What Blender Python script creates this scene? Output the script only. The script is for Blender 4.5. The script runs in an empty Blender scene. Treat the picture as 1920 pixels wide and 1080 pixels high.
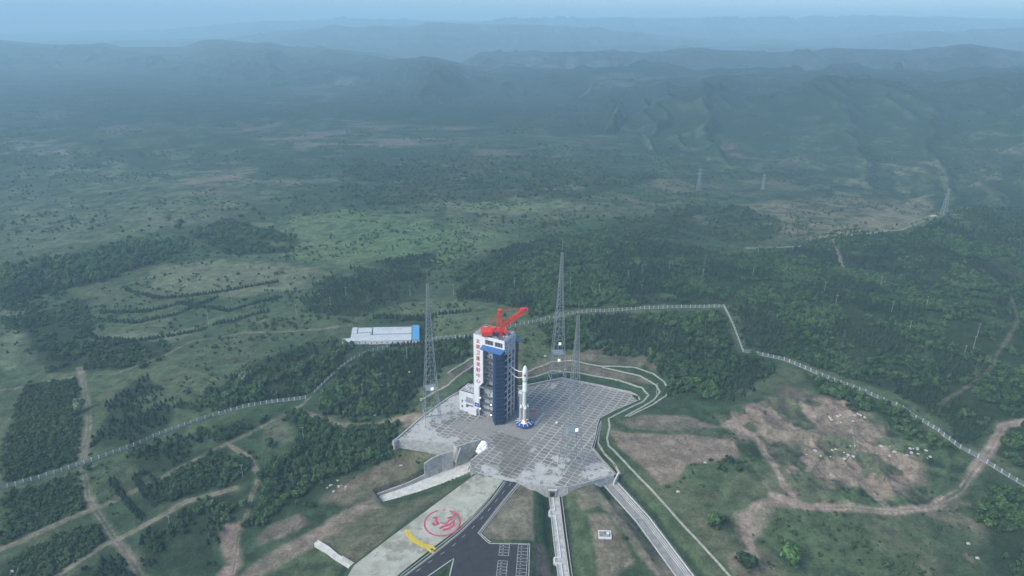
import bpy, bmesh, math, random
import numpy as np
from mathutils import Vector, Matrix
random.seed(7)
rng = np.random.default_rng(11)
S = bpy.context.scene
R = math.radians

# ---------------------------------------------------------------- camera
CAM_H, FOC, PITCH, ROLL = 285.0, 1280.0, R(20.95), R(0.75)
cd = bpy.data.cameras.new('camera'); cam = bpy.data.objects.new('camera', cd); S.collection.objects.link(cam)
cd.sensor_width = 36; cd.lens = 24.0; cd.clip_start = 1; cd.clip_end = 80000
cam.matrix_world = Matrix.Translation((0, 0, CAM_H)) @ Matrix.Rotation(R(90) - PITCH, 4, 'X') @ Matrix.Rotation(ROLL, 4, 'Z')
S.camera = cam

# ---------------------------------------------------------------- sky, sun, exposure
SUN_EL, SUN_AZ = R(43), R(238)          # compass direction the light comes from
w = bpy.data.worlds.new('World'); S.world = w; w.use_nodes = True
nt = w.node_tree; nt.nodes.clear()
sky = nt.nodes.new('ShaderNodeTexSky'); sky.sky_type = 'NISHITA'; sky.sun_disc = False
sky.sun_elevation = SUN_EL; sky.sun_rotation = SUN_AZ
sky.air_density = 0.8; sky.dust_density = 1.6; sky.ozone_density = 3.0; sky.altitude = 400
bg = nt.nodes.new('ShaderNodeBackground'); bg.inputs['Strength'].default_value = 0.092
wo = nt.nodes.new('ShaderNodeOutputWorld')
nt.links.new(sky.outputs[0], bg.inputs[0]); nt.links.new(bg.outputs[0], wo.inputs[0])
sl = bpy.data.lights.new('sun', 'SUN'); sl.energy = 1.6; sl.angle = R(38); sl.color = (1.0, 0.95, 0.80)
so = bpy.data.objects.new('sun', sl); S.collection.objects.link(so)
so.matrix_world = Matrix.Translation((-200, 100, 700)) @ Matrix.Rotation(-SUN_AZ + math.pi, 4, 'Z') @ Matrix.Rotation(R(90) - SUN_EL, 4, 'X') @ Matrix.Rotation(0, 4, 'Z')
# point the lamp explicitly: it shines along -Z
dv = Vector((-math.sin(SUN_AZ) * math.cos(SUN_EL), -math.cos(SUN_AZ) * math.cos(SUN_EL), -math.sin(SUN_EL)))
so.rotation_euler = dv.to_track_quat('-Z', 'Y').to_euler()
S.view_settings.view_transform = 'Standard'; S.view_settings.look = 'None'
S.view_settings.exposure = 1.29; S.view_settings.gamma = 1.0
S.cycles.volume_bounces = 1; S.cycles.max_bounces = 5; S.cycles.diffuse_bounces = 2; S.cycles.transparent_max_bounces = 6
S.cycles.use_denoising = True

# ---------------------------------------------------------------- measuring helpers
HAZE = 0.000178
_c, _s = math.cos(ROLL), math.sin(ROLL)
def ray(px, py):
    U = (px - 960) / FOC; V = (540 - py) / FOC
    u = U * _c - V * _s; v = U * _s + V * _c
    return u, math.cos(PITCH) + v * math.sin(PITCH), -math.sin(PITCH) + v * math.cos(PITCH)
def un(px, py, z=0.0):
    """where a sight line of the survey photograph meets the level z"""
    d = ray(px, py); t = (z - CAM_H) / d[2]
    return d[0] * t, d[1] * t
def un_d(px, py, D):
    """point on a sight line at northing D"""
    d = ray(px, py); t = D / d[1]
    return d[0] * t, D, CAM_H + d[2] * t

def _hash(ix, iy, seed):
    n = (ix.astype(np.int64) * 374761393 + iy.astype(np.int64) * 668265263 + seed * 1274126177) & 0x7fffffff
    n = ((n ^ (n >> 13)) * 1274126177) & 0x7fffffff
    n = (n ^ (n >> 16)) & 0xffff
    return n / 65535.0
def vnoise(x, y, seed=0):
    x0 = np.floor(x); y0 = np.floor(y); fx = x - x0; fy = y - y0
    fx = fx * fx * fx * (fx * (fx * 6 - 15) + 10); fy = fy * fy * fy * (fy * (fy * 6 - 15) + 10)
    a = _hash(x0, y0, seed); b = _hash(x0 + 1, y0, seed); c = _hash(x0, y0 + 1, seed); d = _hash(x0 + 1, y0 + 1, seed)
    return (a * (1 - fx) + b * fx) * (1 - fy) + (c * (1 - fx) + d * fx) * fy
def fbm(x, y, sc, octv=4, seed=0, ridged=False):
    t = 0; amp = 1; tot = 0; f = 1.0 / sc
    for k in range(octv):
        n = vnoise(x * f + 17.3 * k, y * f - 9.1 * k, seed + k)
        if ridged: n = 1 - np.abs(2 * n - 1)
        t = t + n * amp; tot += amp; amp *= 0.5; f *= 2.03
        x, y = x * 0.8 - y * 0.6, x * 0.6 + y * 0.8
    return t / tot
def sstep(a, b, v):
    t = np.clip((v - a) / (b - a), 0, 1); return t * t * (3 - 2 * t)
def inpoly(x, y, poly):
    r = np.zeros(x.shape, bool); n = len(poly); j = n - 1
    for i in range(n):
        xi, yi = poly[i]; xj, yj = poly[j]
        if yi != yj:
            r ^= ((yi > y) != (yj > y)) & (x < (xj - xi) * (y - yi) / (yj - yi) + xi)
        j = i
    return r
def dseg(x, y, pts, closed=False):
    """distance to a polyline"""
    d = np.full(x.shape, 1e9); n = len(pts)
    for i in range(n if closed else n - 1):
        ax, ay = pts[i]; bx, by = pts[(i + 1) % n]
        L = (bx - ax) ** 2 + (by - ay) ** 2 + 1e-9
        t = np.clip(((x - ax) * (bx - ax) + (y - ay) * (by - ay)) / L, 0, 1)
        d = np.minimum(d, np.hypot(x - ax - t * (bx - ax), y - ay - t * (by - ay)))
    return d
def sdist(x, y, poly):
    d = dseg(x, y, poly, True); return np.where(inpoly(x, y, poly), -d, d)
# ---------------------------------------------------------------- lie of the land
# surveyed spot heights round the launch site: (sight x, sight y, level)
SPOTS = [
 (1170,830,1),(1135,872,-2),(1200,900,-3),(1250,860,2),(1300,830,4),(1175,790,2),(1215,765,3),(1222,742,3.5),(1236,722,6),(1253,728,6.5),(1200,700,9),
 (1150,688,9),(1072,676,9),(1035,678,9),(985,698,8),(1000,708,4.5),(1085,699,4.5),(1160,714,4.5),(1030,715,2),(1190,733,2),(1130,724,2),
 (1180,665,12),(1300,700,10),(1300,640,15),(1400,700,12),(1350,575,22),(1393,660,14),(1200,580,20),(1000,605,14),(880,633,10),(700,655,-4),
 (580,745,-10),(400,775,-15),(160,870,-20),(0,920,-21),(1500,690,14),(1700,770,10),(1850,860,5),(1920,910,1),(1550,800,6),(1600,850,2),
 (1480,930,-2),(1700,950,-3),(1400,950,-4),(1300,1000,-7),(1500,1060,-11),(1800,1060,-9),(1920,1060,-9),(1000,540,20),(1200,520,25),(1400,500,30),
 (1600,520,32),(1800,560,27),(1920,600,22),(1920,700,12),(887,671,9),(840,700,9),(887,685,4.5),(840,722,4.5),(860,725,2),(800,762,1),(790,750,-1),(740,805,-4),(700,790,-6),
 (727,832,-5),(650,700,-4),(650,800,-8),(600,850,-15),(560,760,-10),(500,800,-14),(700,862,-12),(780,845,-8),(840,842,-9),(760,880,-16),
 (690,915,-19),(640,945,-21),(600,990,-22),(500,1000,-24),(430,1060,-26),(300,950,-24),(300,1080,-29),(100,1000,-26),(0,1080,-29),(200,800,-18),
 (100,750,-18),(0,700,-22),(300,700,-14),(450,650,-10),(700,630,-8),(850,600,4),(500,560,-10),(200,600,-16),(0,560,-24),(700,560,-4),(850,540,8),
 (820,930,-13),(760,975,-13),(690,990,-16),(600,1050,-19),(640,1078,-15),(560,1078,-22),
 (990,950,-1.5),(960,1000,-4),(1003,930,-2),(1004,1000,-6),(1035,925,-7),(1040,1000,-11),(1052,1080,-14),(1078,930,-3),(1130,922,-3.4),(1090,914,-2.6),(1135,902,-3),(1100,1000,-7),(1075,1000,-8),
 (1180,1060,-10),(1120,1070,-11),(1170,925,-5),(1240,1020,-8),(1300,1080,-12),(1250,980,-7),(1380,1080,-10),(1010,1060,-9)]
_P = np.array([(*un(a, b, z), z) for a, b, z in SPOTS])
_C = 14.0
def _k(r2): return -np.sqrt(r2 + _C * _C)
_n = len(_P)
_A = np.zeros((_n + 3, _n + 3))
_A[:_n, :_n] = _k((_P[:, None, 0] - _P[None, :, 0]) ** 2 + (_P[:, None, 1] - _P[None, :, 1]) ** 2) + np.eye(_n) * 1.5
_A[:_n, _n] = 1; _A[:_n, _n + 1] = _P[:, 0] / 300; _A[:_n, _n + 2] = _P[:, 1] / 300
_A[_n:, :_n] = _A[:_n, _n:].T
_W = np.linalg.solve(_A, np.concatenate([_P[:, 2], [0, 0, 0]]))
def near_z(x, y):
    o = _W[_n] + _W[_n + 1] * x / 300 + _W[_n + 2] * y / 300
    for i in range(_n):
        o = o + _W[i] * _k((x - _P[i, 0]) ** 2 + (y - _P[i, 1]) ** 2)
    return o

def crest(pts):
    """crest line: (sight x, sight y, northing) -> bearing, northing, level arrays"""
    a = np.array([un_d(*p) for p in pts]); return a[:, 0] / a[:, 1], a[:, 1], a[:, 2]
def bfun(pts):
    """profile over bearing: (sight x on the skyline, value)"""
    q = np.array([((p[0] - 960) / 1370.0, p[1]) for p in pts]); return lambda s: np.interp(s, q[:, 0], q[:, 1])
# crest, front width, back width, depth below crest where it fades
RIDGES = [
 (crest([(-900,120,6400),(-300,95,6600),(0,75,6800),(50,80,6800),(110,84,6700),(190,82,6600),(225,88,6500),(340,88,6400),(380,75,6300),(415,74,6300),(480,81,6200),(500,78,6100),(540,87,6000),(640,93,5900),(750,107,5700),(850,140,5500),(960,170,5300),(2900,400,4000)]), 2600, 900, 170),
 (crest([(-900,400,4200),(0,330,4200),(400,180,4200),(560,128,4300),(680,118,4400),(740,111,4400),(790,107,4300),(820,108,4300),(880,122,4200),(925,126,4100),(960,124,4000),(1060,131,3700),(1150,126,3500),(1230,131,3400),(1290,135,3300),(1350,128,3200),(1420,129,3200),(1500,134,3150),(1550,130,3100),(1680,131,3100),(1760,138,3000),(1830,134,3000),(1920,125,3000),(2300,120,2900),(2900,130,2900)]), 2000, 500, 190),
 (crest([(-900,500,5200),(760,170,5200),(900,100,5200),(1000,97,5200),(1150,99,5100),(1240,98,5000),(1260,92,5000),(1290,90,5000),(1350,94,4900),(1450,98,4800),(1530,95,4700),(1560,90,4700),(1640,92,4600),(1700,94,4500),(1770,91,4500),(1800,84,4500),(1820,82,4500),(1850,88,4400),(1920,97,4400),(2300,90,4400),(2900,95,4400)]), 1100, 700, 150),
 (crest([(-900,200,7600),(900,110,7600),(1020,88,7400),(1120,85,7400),(1215,82,7400),(1300,88,7300),(1390,88,7300),(1440,83,7200),(1520,90,7200),(1600,100,7200),(2900,140,7000)]), 1200, 900, 150),
 (crest([(-900,90,11000),(0,80,10800),(420,72,10400),(520,58,10000),(600,52,9800),(620,46,9800),(650,50,9800),(680,52,9800),(700,48,9800),(780,50,9800),(800,41,9800),(860,44,9800),(1000,46,9700),(1100,52,9700),(1200,62,9600),(1350,76,9400),(1500,75,9200),(1600,70,9200),(1700,58,9000),(1800,60,9000),(1860,54,9000),(1920,53,9000),(2900,60,9000)]), 2600, 1500, 240),
 (crest([(-900,60,15500),(0,62,15500),(300,56,15000),(480,40,14600),(560,40,14500),(640,36,14500),(760,37,14500),(900,40,14400),(1000,34,14300),(1120,34,14300),(1340,33,14200),(1500,36,14200),(1630,30,14000),(1700,32,14000),(1920,36,14000),(2900,40,14000)]), 3600, 1200, 320),
 # spurs and benches in the middle distance
 (crest([(-900,700,1500),(1150,420,1500),(1250,372,1500),(1330,352,1540),(1430,330,1600),(1500,306,1700),(1600,290,1800),(1700,282,1850),(1800,262,1900),(1920,248,1950),(2300,240,2000),(2900,230,2000)]), 330, 420, 70),
 (crest([(-900,900,960),(1000,520,900),(1180,440,960),(1300,445,985),(1420,455,970),(1500,452,960),(1580,438,960),(1700,424,975),(1750,405,1000),(1780,396,1010),(1850,392,1030),(1920,398,1020),(2300,410,1000),(2900,430,980)]), 420, 90, 34),
 (crest([(-900,480,1450),(300,470,1300),(520,400,1320),(640,392,1340),(760,402,1320),(830,402,1320),(960,395,1330),(1060,398,1330),(1180,402,1300),(1300,420,1240),(2900,700,1100)]), 26, 420, 22),
 (crest([(-900,480,1650),(500,420,1650),(820,376,1600),(960,374,1600),(1060,378,1560),(1100,386,1540),(1200,440,1500),(2900,700,1400)]), 90, 420, 26),
 (crest([(-900,420,2300),(0,300,2300),(130,262,2300),(400,250,2350),(640,258,2350),(800,300,2250),(2900,500,2000)]), 500, 260, 26),
 (crest([(-900,520,1000),(0,470,1000),(120,462,1020),(250,440,1050),(400,405,1100),(520,420,1050),(640,470,950),(2900,800,900)]), 190, 60, 10),
 (crest([(-900,640,820),(100,640,760),(170,585,800),(260,530,850),(420,492,900),(560,505,880),(660,560,800),(2900,900,700)]), 120, 260, 14),
 (crest([(-900,300,3300),(0,205,3300),(200,190,3300),(500,170,3400),(640,190,3300),(800,230,3200),(2900,500,3000)]), 900, 500, 60),
]
_base = {  # level of the valley floor along five bearings
 600: bfun([(0,-24),(500,-10),(960,16),(1400,26),(1920,24)]),
 1000: bfun([(0,-30),(500,-14),(900,-8),(1150,8),(1400,-5),(1920,-8)]),
 1500: bfun([(0,-34),(500,-18),(900,-8),(1300,0),(1920,-30)]),
 2400: bfun([(0,-28),(600,0),(1100,20),(1920,-20)]),
 4000: bfun([(0,-10),(600,0),(1920,-30)]),
 20000: bfun([(0,-60),(1920,-60)])}
_bk = sorted(_base)
def far_z(x, y):
    s = x / y
    z = np.zeros_like(x); v = [_base[k](s) for k in _bk]
    yc = np.clip(y, _bk[0], _bk[-1])
    for i in range(len(_bk) - 1):
        t = (yc - _bk[i]) / (_bk[i + 1] - _bk[i]); m = (t >= 0) & (t <= 1)
        z = np.where(m, v[i] + (v[i + 1] - v[i]) * t, z)
    z = z + (fbm(x, y, 420, 4, 5) - 0.5) * 22 * sstep(700, 1400, y)
    for j, ((cs, cy, cz), wf, wb, dep) in enumerate(RIDGES):
        cD = np.interp(s, cs, cy); cZ = np.interp(s, cs, cz)
        dd = y - cD
        sel = (dd > -1.6 * wf) & (dd < 1.6 * wb)
        if not sel.any(): continue
        xa, ya, dd, cZ, za = x[sel], y[sel], dd[sel], cZ[sel], z[sel]
        wob = (fbm(xa, ya, max(wf, 120) * 0.35, 4, 40 + j, True) - 0.5)
        t = np.where(dd < 0, -dd / wf, dd / wb)
        gul = wob * np.clip(t * 2.5, 0, 1) ** 1.5 * dep * (0.72 if j == 1 else 0.50) * (1 - .45 * sstep(.45, .9, t))
        if wf > 300:
            rs_ = 80.0 if j == 6 else 175.0
            rib = 1 - np.abs(2 * vnoise(s[sel] * 1.0 * np.median(cD) / rs_ + wob * 1.8 + (fbm(xa, ya, 380, 3, 360 + j) - .5) * 3 + dd / 900.0, dd / (wf * .7), 300 + j) - 1)
            rib2 = 1 - np.abs(2 * vnoise(xa / 85 + wob * 2, ya / 150, 330 + j) - 1)
            rib = rib * rib * (3 - 2 * rib); gul = gul + ((rib - .5) * (11 if j == 6 else dep * .26) * (.5 + wob + .5) + (rib2 - .5) * min(dep * .2, 34)) * np.clip(t * 3.0, 0, 1) ** 1.5 * np.clip((1.25 - t) * 3, 0, 1)
            if j == 1: gul = gul * (1 - .8 * sstep(.38, .62, t) * sstep(.22, .34, s[sel]))
        z2 = cZ - dep * np.where(dd < 0, t ** 1.25, sstep(0, 1, t) * 1.0) * np.clip(1, 0, 1) + gul
        z2 = np.where(t > 1.6, -500, z2)
        k = max(3.0, dep * 0.05)
        h = np.clip(0.5 + 0.5 * (z2 - za) / k, 0, 1)
        z[sel] = za * (1 - h) + z2 * h + k * h * (1 - h) * 0.35
    return z

# paved surfaces that the ground has to meet (sight line outline, level)
def road_z(x, y): return -0.068 * np.maximum(0, 381 - y)
PAD = [un(a, b) for a, b in [(747,822),(795,780),(840,748),(887,722),(925,727),(960,729),(990,725),(1020,719),(1053,712),(1120,725),(1183,739),(1195,751),(1155,768),(1123,784),(1118,801),(1114,822),(1108,840),(1125,861),(1150,889),(1065,911),(1027,911),(978,905),(935,898),(893,888),(887,877),(881,864),(892,854),(915,840),(906,823),(880,829),(857,836),(851,831)]]
def prj(a, b):
    x, y = un(a, b)
    for _ in range(12): x, y = un(a, b, float(road_z(x, y)))
    return x, y
STRIP = [prj(a, b) for a, b in [(893,889),(915,894),(944,901),(915,935),(885,968),(850,998),(800,1035),(745,1079),(720,1099),(640,1099),(664,1060),(735,1005),(800,957)]]
ROAD = [prj(a, b) for a, b in [(947,903),(972,906),(940,944),(897,1000),(911,1012),(918,1018),(992,1021),(988,1110),(838,1110),(850,1050),(780,1098),(730,1110),(757,1081),(812,1039),(862,999),(896,966),(922,937)]]
TRENCH = [(un(a, b, z), z) for a, b, z in [(915,842,-13),(906,824,-13),(857,838,-17),(851,870,-17),(703,929,-24),(720,950,-24),(830,912,-18),(889,886,-16),(882,864,-15)]]
TR_XY = [p for p, z in TRENCH]
_tx, _ty = np.array(un(711, 940, -24)), np.array(un(880, 850, -15))
def trench_z(x, y):
    d = _ty - _tx; L = np.hypot(*d); t = ((x - _tx[0]) * d[0] + (y - _tx[1]) * d[1]) / L / L
    return np.interp(t, [0, 0.72, 1, 1.3], [-23.5, -18, -15, -13])

PIPE_LN = [(*un(a, b, z), z) for a, b, z in [(1037,918,-7.6),(1046,1000,-10.6),(1060,1110,-14.8)]]
RAMP_LN = [(*un(a, b, z), z) for a, b, z in [(1140,903,-6.3),(1205,975,-9.4),(1305,1110,-14.2)]]
TRACKS = []   # filled below
QC = un(1580, 830, 4)
YARD = [un(a, b, -5) for a, b in [(642,612),(790,607),(792,641),(640,646)]]
def ground_z(x, y, pave=True):
    x = np.asarray(x, float); y = np.asarray(y, float)
    t = sstep(560, 720, y + np.abs(x) * 0.05); z = np.zeros_like(x); a = t < 1; b = t > 0
    if a.any(): z[a] = near_z(x[a], y[a]) * (1 - t[a])
    if b.any(): z[b] += far_z(x[b], np.maximum(y[b], 300)) * t[b]
    z = z + (fbm(x, y, 38, 4, 3) - 0.5) * 2.6
    q = np.hypot(x - QC[0], (y - QC[1]) * 1.2); m = q < 95
    if m.any(): z[m] += (fbm(x[m], y[m], 30, 4, 19, True) - .55) * 9 * (1 - sstep(55, 95, q[m]))
    c = y < 1500
    if c.any(): z[c] += (fbm(x[c], y[c], 7, 3, 9) - 0.5) * 0.7 * (1 - sstep(900, 1500, y[c]))
    m = (x > -260) & (x < -60) & (y > 540) & (y < 760)
    if m.any():
        d = sdist(x[m], y[m], YARD); k = 1 - sstep(2, 22, d); z[m] = z[m] * (1 - k) - 5.0 * k
    if pave:
        z = np.array(z); m = (np.abs(x) < 180) & (y < 560) & (y > 260)
        if m.any():
            xm, ym, zm = x[m], y[m], z[m]
            rz = road_z(xm, ym)
            d = np.minimum(sdist(xm, ym, STRIP), sdist(xm, ym, ROAD))
            zm = np.where(d < 9, zm * sstep(0.8, 9, d) + (rz - 0.25) * (1 - sstep(0.8, 9, d)), zm)
            for LN, hw in ((PIPE_LN, 3.6), (RAMP_LN, 6.2)):
                d = dseg(xm, ym, [p[:2] for p in LN]); lv = np.interp(-ym, [-p[1] for p in LN], [p[2] for p in LN]) - .15
                k = 1 - sstep(hw, hw + 9, d); zm = np.where(d < hw, lv, zm * (1 - k) + lv * k)
            d = sdist(xm, ym, PAD)
            zm = np.where(d < 0, np.minimum(zm, -1.2), zm)
            zm = np.where((d >= 0) & (zm > -0.5) , np.where(d < 3, np.minimum(zm, -0.1 + 0.5 * d), zm), zm)
            tz = trench_z(xm, ym)
            d = sdist(xm, ym, TR_XY)
            zm = np.where(d < 0.8, tz - 0.3, np.where((d < 9), np.maximum(np.minimum(zm, tz + 3.0 + d * 1.4), -60), zm))
            z[m] = zm
    return z
def gz1(x, y): return float(ground_z(np.array([x]), np.array([y]))[0])
def unT_many(P):
    """sight lines -> where they meet the ground (ray march over the relief)"""
    P = np.array(P, float); D = np.array([ray(a, b) for a, b in P])
    ds = np.concatenate([np.arange(240, 1200, 6.0), np.geomspace(1200, 9000, 260)])
    t = ds[None, :] / D[:, 1:2]
    X = D[:, 0:1] * t; Y = np.broadcast_to(ds[None, :], X.shape); Z = CAM_H + D[:, 2:3] * t
    G = ground_z(X.ravel(), Y.ravel().copy(), False).reshape(X.shape)
    below = Z < G; i = np.argmax(below, 1); i = np.maximum(i, 1); r = np.arange(len(P))
    a = (Z - G)[r, i - 1]; b = (Z - G)[r, i]; f = np.clip(a / (a - b + 1e-9), 0, 1)
    yy = ds[i - 1] + (ds[i] - ds[i - 1]) * f
    return [(float(D[k, 0] / D[k, 1] * yy[k]), float(yy[k])) for k in range(len(P))]
def unT(a, b): return unT_many([(a, b)])[0]

# ---------------------------------------------------------------- land cover, traced as outlines on the ground
def G(*pp): return unT_many(pp)
# woods: (name, outline, kind b/c/m/s, spacing m, height scale, cover, sentence for the label)
WOODS = [
 ('w1', G((0,938),(140,888),(160,930),(168,950),(80,990),(0,1022)), 's', 2.7, .9, .95, 'in the plot under the left end of the fence'),
 ('w2', G((42,722),(135,712),(150,760),(146,862),(0,912),(0,860),(18,800)), 's', 2.9, .9, .95, 'in the tall plot beyond the left end of the fence'),
 ('w3', G((240,852),(480,778),(488,798),(420,830),(330,880),(250,892)), 'm', 4.0, 1., .8, 'in the belt inside the left fence'),
 ('w4', G((225,735),(270,700),(322,745),(325,790),(290,820),(190,850),(175,820),(200,770)), 'c', 4.2, 1., .8, 'in the dark clump beyond the fence at left'),
 ('w5', G((330,770),(345,745),(420,720),(480,680),(560,650),(620,640),(655,660),(640,700),(580,738),(500,750),(400,765)), 'm', 4.4, 1.05, .9, 'in the wood beyond the bend of the fence'),
 ('w6', G((20,1045),(150,990),(188,985),(205,1020),(120,1070),(60,1090),(10,1090)), 's', 2.6, .9, .95, 'in the bottom left corner plot'),
 ('w7', G((265,922),(420,850),(468,868),(476,890),(440,912),(330,936),(290,950)), 'b', 3.6, .9, .95, 'in the plot between the two slanting tracks'),
 ('w8', G((130,1090),(205,1038),(255,1062),(262,1090)), 'm', 3.4, .95, .9, 'by the rutted track at the bottom edge'),
 ('w9', G((275,985),(400,922),(458,932),(450,960),(405,990),(400,1030),(408,1075),(290,1095),(262,1020)), 'm', 4.4, 1., .75, 'in the scattered grove left of the red dirt patch'),
 ('w10', G((482,880),(540,850),(562,806),(530,785),(545,768),(600,792),(650,803),(725,797),(745,835),(720,862),(640,898),(590,925),(588,955),(475,985),(490,925)), 'b', 3.9, 1.05, .98, 'in the dense wood below the left corner of the pad'),
 ('w11', G((600,745),(640,700),(700,662),(780,655),(870,640),(880,665),(800,715),(770,755),(760,772),(700,782),(640,788),(600,772)), 'm', 4.2, 1.05, .95, 'in the wood beside the left mast'),
 ('w12', G((860,560),(872,500),(960,458),(1050,442),(1200,445),(1350,475),(1480,472),(1560,447),(1700,440),(1760,415),(1900,470),(1930,560),(1930,780),(1865,792),(1835,842),(1740,772),(1690,742),(1600,712),(1480,668),(1400,652),(1368,572),(1200,572),(1050,582),(1000,592),(930,570)), 'm', 4.1, 1.0, .90, 'on the wooded slope behind the fence'),
 ('w13', G((1010,622),(1080,600),(1200,588),(1350,582),(1385,664),(1450,682),(1440,712),(1330,752),(1265,742),(1250,698),(1200,668),(1080,650),(1020,648)), 'm', 3.7, 1.0, .95, 'in the wood inside the fence behind the pad'),
 ('w14', G((1500,694),(1600,732),(1700,776),(1800,845),(1790,862),(1740,832),(1680,806),(1640,775),(1540,745)), 'b', 4.2, 1.0, .9, 'along the inner side of the fence at right'),
 ('w15', G((1850,900),(1935,945),(1935,1095),(1865,1080),(1838,970)), 'b', 4.2, 1.05, .85, 'in the bottom right corner wood'),
 ('w16', G((1880,806),(1935,790),(1935,890),(1862,848)), 'b', 4.2, 1.0, .9, 'in the fork of the track at the right edge'),
 ('w17', G((1245,925),(1285,905),(1300,890),(1400,880),(1405,862),(1290,866),(1262,885)), 's', 3.0, 1.0, .5, 'on the waste ground right of the pad'),
 ('w18', G((1340,968),(1385,975),(1392,1003),(1350,1005)), 'b', 3.4, 1.0, .9, 'in the clump on the waste ground'),
 ('w19', G((0,505),(100,492),(240,455),(340,458),(350,468),(210,520),(130,545),(0,562)), 'b', 7.5, 1.7, .95, 'in the tall belt across the left valley'),
 ('w20', G((40,600),(80,585),(160,560),(165,640),(300,640),(325,655),(270,690),(90,700),(60,650)), 's', 4.2, 1.1, .8, 'on the left hillside above the pale track'),
 ('w21', G((350,440),(420,410),(520,432),(565,455),(540,475),(430,480),(380,455)), 'b', 6.5, 1.3, .7, 'in the far copse above the tan field'),
 ('w22', G((560,585),(580,540),(640,508),(700,490),(790,472),(822,468),(800,540),(792,562),(650,592)), 'c', 4.6, 1., .75, 'in the planted pines behind the left lattice mast'),
 ('w23', G((430,600),(560,590),(660,590),(800,570),(870,560),(870,620),(700,605),(450,622)), 's', 7.0, 1., .4, 'on the grass slope behind the farm sheds'),
 ('w24', G((0,560),(130,548),(60,600),(40,640),(0,620)), 'b', 5.0, 1.1, .5, 'at the left edge below the tree belt'),
 ('w25', G((380,545),(640,510),(600,560),(430,590),(300,640),(170,640),(165,560),(270,545)), 's', 9.0, 1.0, .3, 'on the rounded field of the left hill'),
 ('w26', G((1480,420),(1400,390),(1300,380),(1150,420),(1100,440),(1300,450),(1430,452)), 's', 9.0, 1.5, .6, 'in the ravine beyond the wooded slope'),
 ('w27', G((640,392),(820,410),(1100,440),(1180,415),(1000,400),(830,396)), 's', 9.0, 1.5, .3, 'along the eroded bank in the middle distance'),
 ('w28', G((0,400),(400,400),(640,330),(640,400),(350,430),(200,470),(0,480)), 's', 22, 1.9, .35, 'dotted over the hazy left plain'),
 ('w29', G((640,300),(1000,290),(1250,330),(1100,370),(800,380),(640,390)), 's', 12, 1.8, .6, 'on the hazy slope in the middle distance'),
 ('w30', G((1780,400),(1930,395),(1930,480),(1850,460),(1740,440)), 'c', 6.0, 1.1, .7, 'round the foot of the steel pylon'),
 ('w31', G((1470,470),(1530,452),(1600,434),(1690,432),(1660,470),(1540,500)), 'c', 5.0, 1.1, .9, 'on the crown of the right ridge'),
 ('w32', G((1330,560),(1500,500),(1700,520),(1800,600),(1700,640),(1450,620)), 'c', 5.2, 1.0, .55, 'in the dark patch of the wooded slope'),
 ('w33', G((1100,1080),(1130,970),(1240,1040),(1330,1090),(1400,1090),(1300,970),(1230,920),(1160,930),(1215,1010)), 's', 9, .7, .2, 'on the grass beside the concrete channel'),
 ('w34', G((1420,960),(1600,960),(1700,970),(1830,950),(1840,1080),(1560,1095),(1430,1060)), 's', 5.5, .8, .5, 'on the rough grass at lower right'),
]
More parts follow.
